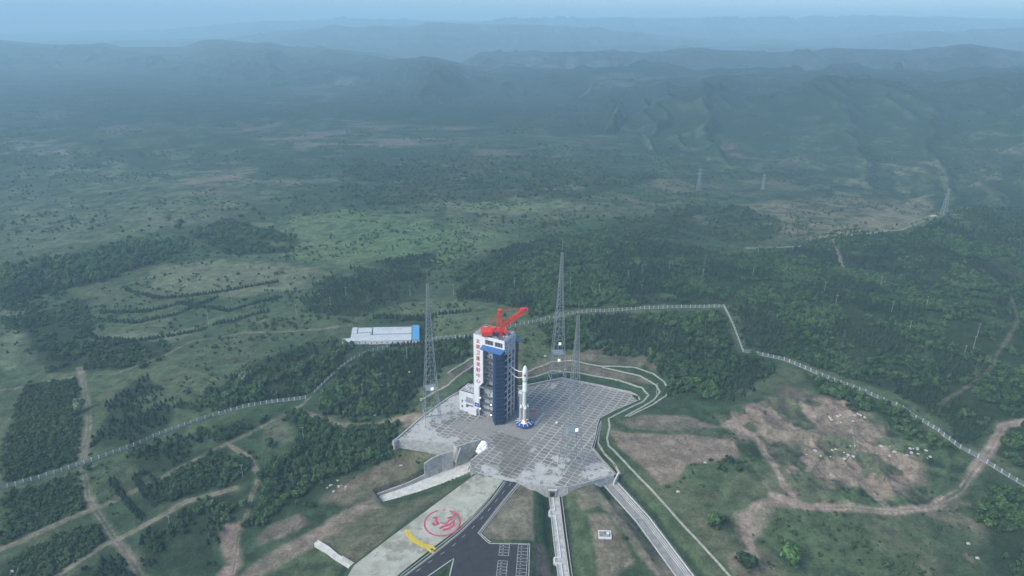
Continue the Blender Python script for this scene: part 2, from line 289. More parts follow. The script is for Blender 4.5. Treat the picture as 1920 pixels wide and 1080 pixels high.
SOILS = [  # bare earth outlines, colour, edge softness, roughness of the edge in metres
 (G((1345,785),(1400,755),(1470,728),(1530,745),(1590,755),(1660,798),(1668,830),(1740,868),(1735,905),(1690,935),(1600,905),(1545,950),(1458,952),(1440,905),(1420,850)), (0.251,0.200,0.160), 4, 14),
 (G((1144,806),(1180,812),(1262,815),(1382,824),(1386,860),(1290,872),(1262,905),(1240,908),(1200,870),(1160,838)), (0.230,0.184,0.149), 1.5, 2),
 (G((1160,792),(1200,778),(1290,782),(1350,800),(1260,808),(1180,804)), (0.183,0.155,0.122), 2, 3),
 (G((840,706),(880,676),(905,672),(990,690),(1035,680),(1072,678),(1128,690),(1195,706),(1225,720),(1150,712),(1085,697),(1035,694),(985,707),(905,680),(880,690),(835,728),(800,745)), (0.162,0.143,0.111), 1.5, 2),
 (G((985,690),(1040,668),(1100,655),(1230,668),(1270,690),(1235,700),(1190,686),(1072,674),(1035,676)), (0.167,0.146,0.113), 3, 6),
 (G((690,885),(760,850),(850,838),(850,852),(795,868),(780,900),(700,928),(655,945),(600,945),(600,930)), (0.162,0.142,0.103), 3, 6),
 (G((700,930),(720,950),(660,985),(600,1018),(520,1066),(470,1095),(425,1095),(520,1030),(600,985)), (0.231,0.187,0.153), 2.5, 4),
 (G((408,1000),(425,978),(452,980),(445,1020),(452,1062),(425,1095),(392,1095),(420,1062)), (0.238,0.178,0.149), 2, 4),
 (G((475,1010),(500,985),(560,962),(575,985),(520,1012),(480,1025)), (0.189,0.161,0.126), 2, 4),
 (G((690,800),(720,786),(795,775),(800,786),(760,802)), (0.269,0.230,0.176), 2, 3),
 (G((905,1005),(972,916),(1000,918),(1001,1018),(918,1014)), (0.206,0.187,0.139), 1, 1),
 (G((1068,918),(1122,908),(1146,945),(1092,957)), (0.169,0.162,0.118), 1, 1),
 (G((1105,962),(1138,962),(1195,1050),(1150,1095),(1125,1085)), (0.204,0.173,0.133), 1.5, 3),
 (G((1130,950),(1150,925),(1240,1040),(1290,1095),(1240,1095)), (0.205,0.177,0.134), 1.5, 3),
 (G((1001,1020),(1018,1020),(1040,1095),(1000,1095)), (0.162,0.138,0.107), 1.5, 2),
 (G((700,950),(820,925),(885,895),(800,955),(664,1060),(600,1015)), (0.132,0.132,0.088), 3, 5),
 (G((1380,960),(1480,925),(1520,950),(1450,955),(1415,1010),(1385,1015)), (0.247,0.207,0.164), 3, 5),
 (G((1560,950),(1700,962),(1840,930),(1840,1060),(1750,1090),(1640,1000)), (0.162,0.148,0.106), 5, 12),
 (G((1290,960),(1400,1010),(1500,1095),(1330,1095),(1290,1010)), (0.158,0.141,0.103), 5, 12),
 (G((1600,420),(1690,375),(1745,372),(1750,405),(1700,425),(1580,442),(1500,448)), (0.185,0.178,0.116), 8, 14),
 (G((1470,720),(1520,735),(1500,750),(1455,742)), (0.118,0.098,0.077), 2, 3),
]
MEADOWS = [ # grass of another shade
 (G((1530,340),(1640,300),(1930,250),(1930,335),(1700,368),(1560,368)), (.105,.115,.070), 20),
 (G((1390,385),(1480,372),(1750,370),(1745,402),(1700,424),(1580,440),(1470,450)), (.140,.130,.085), 12),
 (G((270,520),(300,500),(420,488),(600,500),(560,540),(430,560),(300,545)), (0.119,0.132,0.080), 10),
 (G((640,392),(820,410),(960,440),(880,480),(830,500),(700,480),(640,500),(520,480),(560,440)), (0.086,0.132,0.059), 14),
 (G((480,410),(640,396),(640,500),(500,470)), (0.090,0.128,0.063), 14),
 (G((820,376),(960,370),(1090,380),(1000,398),(830,398)), (0.097,0.140,0.067), 12),
 (G((155,600),(190,625),(330,620),(420,590),(330,640),(180,642),(150,620)), (0.108,0.128,0.076), 6),
 (G((0,570),(60,560),(50,640),(20,700),(0,700)), (0.108,0.132,0.080), 8),
 (G((0,265),(140,262),(140,300),(0,305)), (0.137,0.144,0.118), 12),
 (G((0,300),(400,290),(600,350),(400,410),(150,460),(0,480)), (0.090,0.116,0.071), 18),
 (G((1240,560),(1330,520),(1700,600),(1690,660)), (0.068,0.100,0.050), 10),
 (G((490,800),(540,780),(545,830),(500,845)), (0.097,0.108,0.071), 4),
 (G((800,560),(870,560),(880,620),(800,600)), (0.076,0.104,0.059), 6),
 (G((1060,705),(1210,735),(1190,738),(1060,712)), (0.035,0.068,0.034), 2),
 (G((1060,697),(1205,728),(1205,748),(1190,735),(1060,708),(990,716),(990,710)), (0.036,0.068,0.035), 2),
 (G((1165,735),(1240,735),(1245,745),(1130,790),(1122,785)), (0.040,0.070,0.035), 2),
 (G((1001,918),(1028,918),(1030,1000),(1038,1095),(1022,1095),(1004,1010)), (0.035,0.068,0.034), 1.5),
 (G((1055,925),(1070,920),(1095,960),(1125,1090),(1070,1095)), (0.061,0.084,0.046), 2),
 (G((1160,890),(1290,960),(1330,1095),(1300,1095),(1180,930)), (0.058,0.084,0.042), 4),
 (G((1120,845),(1140,880),(1200,930),(1185,880)), (0.054,0.072,0.042), 2),
 (G((500,1010),(640,1000),(660,1060),(600,1095),(470,1095)), (0.061,0.084,0.046), 5),
]
TRACKS = [ # worn dirt tracks: centre line, width, colour
 (G((0,1030),(150,965),(215,940),(330,880),(420,835),(520,785),(560,765),(580,745)), 2.6, (0.229,0.200,0.155)),
 (G((90,1090),(200,1020),(260,990),(350,940),(440,915)), 2.6, (0.229,0.204,0.156)),
 (G((150,690),(165,760),(165,800),(155,870),(165,930),(190,975),(240,1040),(275,1095)), 5.0, (0.196,0.177,0.137)),
 (G((430,835),(470,860),(487,890),(472,925),(460,970),(448,1000),(432,1095)), 2.8, (0.244,0.202,0.166)),
 (G((555,765),(600,785),(640,798),(700,795),(780,785)), 3.6, (0.244,0.202,0.166)),
 (G((0,732),(150,705),(220,700),(300,670),(360,640),(450,625),(640,612)), 2.2, (.19,.18,.135)),
 (G((1930,786),(1882,800),(1852,850),(1800,920),(1750,950),(1690,958),(1600,952),(1500,948),(1450,930)), 5.5, (0.305,0.240,0.200)),
 (G((1375,790),(1425,830),(1450,870),(1470,910),(1500,945)), 3.6, (0.282,0.223,0.188)),
 (G((1415,1040),(1400,1010),(1395,975),(1420,945),(1470,935)), 4.0, (0.282,0.223,0.188)),
 (G((1600,800),(1605,840),(1580,870),(1640,930),(1660,948)), 3.0, (0.307,0.250,0.210)),
 (G((1400,465),(1500,462),(1600,440),(1690,430),(1750,408),(1790,402)), 4.0, (0.278,0.260,0.204)),
 (G((1560,452),(1572,475),(1580,500)), 3.0, (0.253,0.227,0.173)),
 (G((1760,760),(1850,700),(1910,600),(1890,540),(1840,500)), 2.4, (.11,.105,.075)),
 (G((1400,1035),(1430,1090)), 2.0, (0.227,0.186,0.150)),
]
# ---------------------------------------------------------------- object helpers
COL = S.collection
def tag(o, label=None, cat=None, group=None, kind=None):
    if label: o['label'] = label
    if cat: o['category'] = cat
    if group: o['group'] = group
    if kind: o['kind'] = kind
    return o
def empty(name, loc, rz=0.0, label=None, cat=None, group=None):
    o = bpy.data.objects.new(name, None); COL.objects.link(o); o.location = loc; o.rotation_euler = (0, 0, rz); o.empty_display_size = 1
    return tag(o, label, cat, group)
def link(name, me, mat=None, parent=None, loc=None):
    o = bpy.data.objects.new(name, me); COL.objects.link(o)
    if mat:
        for mm in (mat if isinstance(mat, (list, tuple)) else [mat]): me.materials.append(mm)
    if parent: o.parent = parent
    if loc: o.location = loc
    return o
class MB:
    """collects boxes, bars, lathes and prisms into one mesh"""
    def __init__(s): s.v = []; s.f = []; s.m = []; s.mi = 0
    def add(s, vs, fs):
        n = len(s.v); s.v += [tuple(p) for p in vs]; s.f += [tuple(i + n for i in f) for f in fs]; s.m += [s.mi] * len(fs); return s
    def box(s, x0, x1, y0, y1, z0, z1):
        return s.add([(x0,y0,z0),(x1,y0,z0),(x1,y1,z0),(x0,y1,z0),(x0,y0,z1),(x1,y0,z1),(x1,y1,z1),(x0,y1,z1)],
                     [(3,2,1,0),(4,5,6,7),(0,1,5,4),(1,2,6,5),(2,3,7,6),(3,0,4,7)])
    def bar(s, a, b, w, h=None, up=None):
        a = Vector(a); b = Vector(b); d = (b - a)
        if d.length < 1e-6: return s
        d.normalize(); u = Vector(up) if up else (Vector((0, 0, 1)) if abs(d.z) < 0.95 else Vector((0, 1, 0)))
        r = d.cross(u).normalized(); u = r.cross(d).normalized(); h = h or w
        r = r * w / 2; u = u * h / 2
        return s.add([a-r-u, a+r-u, a+r+u, a-r+u, b-r-u, b+r-u, b+r+u, b-r+u], [(3,2,1,0),(4,5,6,7),(0,1,5,4),(1,2,6,5),(2,3,7,6),(3,0,4,7)][::1])
    def prism(s, pts, z0, z1):
        n = len(pts)
        zz0 = z0 if hasattr(z0, '__len__') else [z0] * n; zz1 = z1 if hasattr(z1, '__len__') else [z1] * n
        ar = sum(pts[i][0] * pts[(i+1) % n][1] - pts[(i+1) % n][0] * pts[i][1] for i in range(n))
        if ar < 0: pts = pts[::-1]; zz0 = list(zz0)[::-1]; zz1 = list(zz1)[::-1]
        vs = [(p[0], p[1], a) for p, a in zip(pts, zz0)] + [(p[0], p[1], a) for p, a in zip(pts, zz1)]
        fs = [tuple(range(n - 1, -1, -1)), tuple(range(n, 2 * n))] + [(i, (i+1) % n, n + (i+1) % n, n + i) for i in range(n)]
        return s.add(vs, fs)
    def lathe(s, prof, seg=16, cx=0, cy=0, cap=True, ph=0.0):
        n = len(prof); vs = []
        for r, z in prof:
            for k in range(seg):
                a = 2 * math.pi * k / seg + ph; vs.append((cx + r * math.cos(a), cy + r * math.sin(a), z))
        fs = [(i * seg + k, i * seg + (k+1) % seg, (i+1) * seg + (k+1) % seg, (i+1) * seg + k) for i in range(n - 1) for k in range(seg)]
        if cap: fs += [tuple(range(seg - 1, -1, -1)), tuple(range((n-1) * seg, n * seg))]
        return s.add(vs, fs)
    def tube(s, pts, r, seg=6):
        pts = [Vector(p) for p in pts]; n = len(pts); vs = []
        for i, p in enumerate(pts):
            d = (pts[min(i+1, n-1)] - pts[max(i-1, 0)]).normalized()
            u = Vector((0, 0, 1)) if abs(d.z) < 0.9 else Vector((1, 0, 0)); a = d.cross(u).normalized(); b = a.cross(d)
            for k in range(seg): t = 2 * math.pi * k / seg; vs.append(p + a * math.cos(t) * r + b * math.sin(t) * r)
        fs = [(i*seg + k, i*seg + (k+1) % seg, (i+1)*seg + (k+1) % seg, (i+1)*seg + k) for i in range(n-1) for k in range(seg)]
        return s.add(vs, fs + [tuple(range(seg-1, -1, -1)), tuple(range((n-1)*seg, n*seg))])
    def ribbon(s, pts, half, lift=0.0, zf=None):
        """flat strip along a 2-D line, laid on level function zf"""
        P = dens(pts, 4.0); n = len(P); L = []; Rr = []
        for i in range(n):
            a = P[max(i-1, 0)]; b = P[min(i+1, n-1)]; dx, dy = b[0]-a[0], b[1]-a[1]; l = math.hypot(dx, dy) + 1e-9
            nx, ny = -dy / l * half, dx / l * half; L.append((P[i][0]+nx, P[i][1]+ny)); Rr.append((P[i][0]-nx, P[i][1]-ny))
        zl = zf(np.array([p[0] for p in L]), np.array([p[1] for p in L])); zr = zf(np.array([p[0] for p in Rr]), np.array([p[1] for p in Rr]))
        vs = [(p[0], p[1], float(z) + lift) for p, z in zip(L, zl)] + [(p[0], p[1], float(z) + lift) for p, z in zip(Rr, zr)]
        return s.add(vs, [(n + i, n + i + 1, i + 1, i) for i in range(n - 1)])
    def wall(s, pts, zb, zt, th):
        """wall along a 2-D line; zb, zt per point"""
        n = len(pts); A = []; B = []
        for i in range(n):
            a = pts[max(i-1, 0)]; b = pts[min(i+1, n-1)]; dx, dy = b[0]-a[0], b[1]-a[1]; l = math.hypot(dx, dy) + 1e-9
            nx, ny = -dy / l * th / 2, dx / l * th / 2; A.append((pts[i][0]+nx, pts[i][1]+ny)); B.append((pts[i][0]-nx, pts[i][1]-ny))
        vs = [(p[0], p[1], zb[i]) for i, p in enumerate(A)] + [(p[0], p[1], zt[i]) for i, p in enumerate(A)] + [(p[0], p[1], zb[i]) for i, p in enumerate(B)] + [(p[0], p[1], zt[i]) for i, p in enumerate(B)]
        fs = []
        for i in range(n-1):
            fs += [(i+1, i, n+i, n+i+1), (2*n+i, 2*n+i+1, 3*n+i+1, 3*n+i), (n+i, 3*n+i, 3*n+i+1, n+i+1)]
        fs += [(0, 2*n, 3*n, n), (2*n-1-n, 2*n-1, 4*n-1, 3*n-1)]
        return s.add(vs, fs)
    def mesh(s, name):
        me = bpy.data.meshes.new(name); me.from_pydata(s.v, [], s.f); me.polygons.foreach_set('material_index', s.m); me.validate(); me.update(); return me
    def build(s, name, mat, parent=None, loc=None): return link(name, s.mesh(name), mat, parent, loc)
def dens(pts, step):
    out = [tuple(pts[0])]
    for a, b in zip(pts, pts[1:]):
        n = max(1, int(math.dist(a, b) / step))
        out += [tuple(a[k] + (b[k] - a[k]) * i / n for k in range(len(a))) for i in range(1, n + 1)]
    return out

# ---------------------------------------------------------------- materials
def mat(name, col, rough=0.8, metal=0.0, noise=0.25, scale=1.0, bump=0.0, col2=None, emit=None, spec=0.3):
    """painted, cast or soil surface with worn, uneven colour"""
    m = bpy.data.materials.new(name); m.use_nodes = True; n = m.node_tree.nodes; l = m.node_tree.links
    b = n['Principled BSDF']; b.inputs['Roughness'].default_value = rough; b.inputs['Metallic'].default_value = metal
    b.inputs['Specular IOR Level'].default_value = spec
    tc = n.new('ShaderNodeTexCoord')
    t = n.new('ShaderNodeTexNoise'); t.inputs['Scale'].default_value = scale; t.inputs['Detail'].default_value = 6; t.inputs['Roughness'].default_value = 0.65
    l.new(tc.outputs['Object'], t.inputs['Vector'])
    r = n.new('ShaderNodeMapRange'); r.inputs[1].default_value = 0.32; r.inputs[2].default_value = 0.68; l.new(t.outputs[0], r.inputs[0])
    mx = n.new('ShaderNodeMix'); mx.data_type = 'RGBA'; l.new(r.outputs[0], mx.inputs[0])
    c2 = col2 or tuple(c * (1 - noise) for c in col)
    mx.inputs[6].default_value = (*c2, 1); mx.inputs[7].default_value = (*[min(1, c * (1 + noise * 0.5)) for c in col], 1)
    l.new(mx.outputs[2], b.inputs['Base Color'])
    if bump:
        bp = n.new('ShaderNodeBump'); bp.inputs['Strength'].default_value = bump; bp.inputs['Distance'].default_value = 0.1
        l.new(t.outputs[0], bp.inputs['Height']); l.new(bp.outputs[0], b.inputs['Normal'])
    if emit:
        b.inputs['Emission Color'].default_value = (*emit[0], 1); b.inputs['Emission Strength'].default_value = emit[1]
    return m
M = dict(
 concrete=mat('concrete', (.44,.44,.425), .9, noise=.35, scale=.35, bump=.2),
 concrete_dark=mat('weathered_concrete', (.27,.27,.26), .9, noise=.35, scale=.3, bump=.2),
 concrete_pale=mat('pale_concrete', (.55,.55,.53), .9, noise=.25, scale=.3),
 kerb=mat('kerb_stone', (.45,.45,.43), .9, noise=.3, scale=1.2),
 channel=mat('channel_lining', (.40,.39,.34), .9, noise=.45, scale=.5),
 asphalt=mat('asphalt', (.040,.041,.047), .85, noise=.3, scale=.25),
 white=mat('white_paint', (.74,.75,.77), .55, noise=.12, scale=.4),
 white_line=mat('road_marking_paint', (.62,.62,.60), .7, noise=.3, scale=2),
 recess=mat('recess_shaded_white', (.50,.52,.54), .6, noise=.3, scale=.5),  # white wall turned grey, the shade of the recess put into its colour
 grey=mat('grey_paint', (.36,.38,.41), .6, noise=.2, scale=.6),
 dgrey=mat('dark_grey_steel', (.13,.14,.16), .6, noise=.3, scale=.6),
 fence_steel=mat('fence_steel', (.60,.62,.62), .6, .1, noise=.35, scale=.4),
 steel=mat('galvanised_steel', (.32,.36,.38), .5, .3, noise=.2, scale=2),
 white_steel=mat('white_steel', (.68,.68,.70), .55, noise=.15, scale=1),
 red=mat('red_crane_paint', (.72,.055,.035), .5, noise=.2, scale=.5),
 redtext=mat('red_lettering_paint', (.42,.008,.04), .6, noise=.1),
 maroon=mat('maroon_steel', (.16,.05,.06), .7, noise=.4, scale=.7),
 blue=mat('blue_tower_cladding', (.045,.080,.175), .6, noise=.3, scale=.5),
 blue_dark=mat('dark_blue_cladding', (.022,.045,.125), .6, noise=.25, scale=.5),
 blue_roof=mat('blue_roof_sheet', (.06,.17,.42), .5, noise=.15, scale=.5),
 sky_blue=mat('light_blue_roof_sheet', (.10,.33,.60), .5, noise=.12, scale=.3),
 table_blue=mat('launch_table_blue', (.03,.085,.33), .5, noise=.25, scale=.6),
 rocket=mat('rocket_white', (.72,.76,.75), .45, noise=.07, scale=.5),
 rocket_green=mat('rocket_pale_green', (.58,.68,.64), .5, noise=.1, scale=.5),
 window=mat('dark_window', (.02,.025,.03), .3, noise=.2),
 roof_white=mat('white_roof_sheet', (.50,.54,.56), .55, noise=.18, scale=.15),
 wood=mat('pole_concrete', (.50,.50,.47), .8, noise=.2, scale=1),
 rock=mat('pale_rock', (.46,.43,.40), .95, noise=.3, scale=1.5, bump=.4),
 bark=mat('bark', (.09,.07,.05), .95, noise=.3, scale=3),
 lamp=mat('floodlight_face', (.85,.87,.9), .5, noise=0, emit=((.9,.95,1), .35)),
 lamp_dim=mat('work_lamp', (.9,.9,.9), .5, noise=0, emit=((.8,.95,1), .8)),
 flame=mat('engine_flame', (1,.6,.4), .5, noise=0, emit=((1,.55,.28), 4.0)),
 pink=mat('faded_pink_paint', (.48,.07,.13), .85, noise=.4, scale=.35),
 yellow=mat('yellow_paint', (.62,.46,.03), .8, noise=.25, scale=.4),
 flagred=mat('flag_red', (.55,.02,.03), .6, noise=.05),
 smoke=mat('white_vapour', (.86,.87,.88), 1.0, noise=.06, scale=.5, spec=0),
 redmat=mat('faded_red_sheet', (.40,.13,.12), .9, noise=.45, scale=.6),
)

# ---------------------------------------------------------------- the ground: one sheet to the horizon
def ground_colour(x, y, z, conc):
    n = x.size; wx = (fbm(x, y, 22, 4, 61) - .5); wy = (fbm(x, y, 22, 4, 71) - .5)
    big = fbm(x, y, 160, 4, 81); mid = fbm(x, y, 34, 4, 91); fine = fbm(x, y, 6, 3, 95)
    c = np.empty((n, 3))
    g0 = np.array((.042, .072, .037)); g1 = np.array((.072, .104, .054)); g2 = np.array((.108, .118, .072))
    t = sstep(.35, .65, big)[:, None]; u = sstep(.5, .72, mid)[:, None]
    c[:] = g0 * (1 - t) + g1 * t; c = c * (1 - u * .55) + g2 * u * .55
    def blend(mask, col): 
        nonlocal c
        c = c * (1 - mask[:, None]) + np.array(col) * mask[:, None]
    def mask_of(poly, soft, rag):
        P = np.array(poly); b = soft + rag + 12
        m = (x > P[:, 0].min() - b) & (x < P[:, 0].max() + b) & (y > P[:, 1].min() - b) & (y < P[:, 1].max() + b)
        o = np.zeros(n)
        if m.any():
            d = sdist(x[m] + wx[m] * rag * 1.6, y[m] + wy[m] * rag * 1.6, poly)
            o[m] = 1 - sstep(-soft * 1.3, soft * 1.1, d)
        return o
    for poly, col, soft in MEADOWS:
        k = mask_of(poly, soft, soft * 1.5)
        if k.any(): blend(k * .9, np.array(col) * 1.18)
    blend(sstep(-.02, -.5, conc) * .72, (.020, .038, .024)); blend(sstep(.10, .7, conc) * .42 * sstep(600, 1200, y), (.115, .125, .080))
    # contour terraces and scrub on the hillsides beyond
    far = sstep(900, 1500, y)
    if y.max() > 900:
     dark = np.maximum(sstep(.42, .56, fbm(x, y, 60, 5, 33)) * sstep(1000, 1700, y), sstep(.5, .6, fbm(x, y, 15, 4, 34)) * sstep(700, 1200, y) * .8)
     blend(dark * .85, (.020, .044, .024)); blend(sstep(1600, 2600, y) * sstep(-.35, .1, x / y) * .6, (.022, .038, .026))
     q = z / 5.5 + fbm(x, y, 300, 3, 35) * 4; terr = sstep(.62, .8, np.abs((q % 1.0) * 2 - 1)) * sstep(.42, .62, fbm(x, y, 350, 3, 37)) * far
     blend(terr * .75, (.022, .040, .026))
     bare = sstep(.64, .74, fbm(x * .5, y, 110, 5, 39, True)) * far * sstep(.5, .7, fbm(x, y, 500, 3, 43))
     blend(bare * .6, (.20, .165, .13))
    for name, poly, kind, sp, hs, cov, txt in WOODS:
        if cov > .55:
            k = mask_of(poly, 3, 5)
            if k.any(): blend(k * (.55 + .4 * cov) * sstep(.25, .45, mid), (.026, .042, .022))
    for poly, col, soft, rag in SOILS:
        k = mask_of(poly, soft, rag)
        if not k.any(): continue
        pat = .74 + .26 * sstep(.3, .55, mid) if rag > 4 else .92
        grassy = sstep(.46, .58, fbm(x, y, 20, 5, 55)) * (.85 if rag > 6 else (.3 if rag > 2 else .08))
        blend(k * pat * (1 - grassy), np.array(col))
        blend(k * sstep(.6, .75, fbm(x, y, 9, 4, 57, True)) * .35, np.array(col) * .55)
    for pts, wd, col in TRACKS:
        P = np.array(pts); b = 30
        m = (x > P[:, 0].min() - b) & (x < P[:, 0].max() + b) & (y > P[:, 1].min() - b) & (y < P[:, 1].max() + b)
        if not m.any(): continue
        d = dseg(x[m] + wx[m] * 2.2, y[m] + wy[m] * 2.2, pts)
        k = np.zeros(n); k[m] = np.clip((1 - sstep(wd * .42, wd * .5 + 2.2, d)) * (.22 + .5 * sstep(.38, .60, mid[m])) + .5 * (1 - sstep(.25, .95, np.abs(d - wd * .26))) * (.5 + .6 * sstep(.4, .55, fine[m])), 0, 1)
        blend(k * .9, np.array(col))
        if wd < 3.2 and y.max() > 0:
            k2 = np.zeros(n); k2[m] = 1 - sstep(.3, .8, d); blend(k2 * .55, (.10, .105, .06))
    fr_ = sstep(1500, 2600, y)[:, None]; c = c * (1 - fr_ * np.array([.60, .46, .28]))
    c = c * (.78 + .44 * fine[:, None])
    return c
def build_ground():
    qs = np.concatenate([np.linspace(-1.7, -1.0, 90, endpoint=False), np.linspace(-1.0, 1.0, 1500), np.linspace(1.0, 1.7, 91)[1:]])
    ys = [-400.0, -100.0, 100.0]; y = 200.0
    while y < 17500:
        ys.append(y)
        y += 4.0 if y < 262 else (0.85 if y < 560 else max(0.85, 0.85 + (y - 560) * 0.0030))
    ys = np.array(ys); nr, nc = len(ys), len(qs)
    Y = np.repeat(ys, nc); Q = np.tile(qs, nr)
    X = Q * (np.maximum(Y, 250) + 30)
    Z = np.empty_like(X)
    for i in range(0, X.size, 60000):
        j = slice(i, i + 60000); Z[j] = ground_z(X[j], np.maximum(Y[j], 190))
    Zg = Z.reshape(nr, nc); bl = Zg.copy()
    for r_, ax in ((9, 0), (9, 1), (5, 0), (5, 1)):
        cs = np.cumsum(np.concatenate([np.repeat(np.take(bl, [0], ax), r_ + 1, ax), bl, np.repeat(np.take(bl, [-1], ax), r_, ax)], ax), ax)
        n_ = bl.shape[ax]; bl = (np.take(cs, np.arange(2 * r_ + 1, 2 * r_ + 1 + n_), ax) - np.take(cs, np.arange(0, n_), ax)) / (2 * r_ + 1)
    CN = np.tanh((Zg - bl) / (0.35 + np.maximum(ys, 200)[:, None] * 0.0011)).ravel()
    me = bpy.data.meshes.new('ground'); me.vertices.add(X.size)
    me.vertices.foreach_set('co', np.stack([X, Y, Z], 1).astype(np.float32).ravel())
    i = np.arange(nr - 1)[:, None] * nc + np.arange(nc - 1)[None, :]
    f = np.stack([i, i + 1, i + nc + 1, i + nc], -1).reshape(-1).astype(np.int32); nf = f.size // 4
    me.loops.add(f.size); me.loops.foreach_set('vertex_index', f); me.polygons.add(nf)
    me.polygons.foreach_set('loop_start', np.arange(nf, dtype=np.int32) * 4)
    me.update(); me.polygons.foreach_set('use_smooth', np.ones(nf, bool))
    C = np.ones((X.size, 4), np.float32)
    for a in range(0, X.size, 120000):
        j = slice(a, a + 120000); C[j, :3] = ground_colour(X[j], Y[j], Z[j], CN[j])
    at = me.color_attributes.new('cover', 'FLOAT_COLOR', 'POINT'); at.data.foreach_set('color', C.ravel())
    m = bpy.data.materials.new('ground_cover'); m.use_nodes = True; n = m.node_tree.nodes; l = m.node_tree.links; b = n['Principled BSDF']
    b.inputs['Roughness'].default_value = 1.0; b.inputs['Specular IOR Level'].default_value = 0.05
    a = n.new('ShaderNodeAttribute'); a.attribute_name = 'cover'
    tc = n.new('ShaderNodeTexCoord')
    def noise(sc, det=5, ro=.6):
        t = n.new('ShaderNodeTexNoise'); t.inputs['Scale'].default_value = sc; t.inputs['Detail'].default_value = det; t.inputs['Roughness'].default_value = ro; l.new(tc.outputs['Object'], t.inputs['Vector']); return t.outputs[0]
    def mr(s, a0, a1, b0, b1):
        r = n.new('ShaderNodeMapRange'); r.inputs[1].default_value = a0; r.inputs[2].default_value = a1; r.inputs[3].default_value = b0; r.inputs[4].default_value = b1; l.new(s, r.inputs[0]); return r.outputs[0]
    def mul(p, q):
        r = n.new('ShaderNodeVectorMath'); r.operation = 'SCALE'; l.new(p, r.inputs[0]); l.new(q, r.inputs['Scale']); return r.outputs[0]
    n1 = noise(.55, 6, .7); n2 = noise(.11, 5, .65)
    c = mul(a.outputs['Color'], mr(n1, .3, .7, .62, 1.38)); c = mul(c, mr(n2, .35, .65, .72, 1.28))
    l.new(c, b.inputs['Base Color'])
    bp = n.new('ShaderNodeBump'); bp.inputs['Strength'].default_value = .7; bp.inputs['Distance'].default_value = .9
    l.new(n1, bp.inputs['Height']); l.new(bp.outputs[0], b.inputs['Normal'])
    o = link('ground', me, m); tag(o, 'green hills and fields with bare earth and dirt tracks running to the hazy horizon', 'ground', kind='structure')
    return o
build_ground()
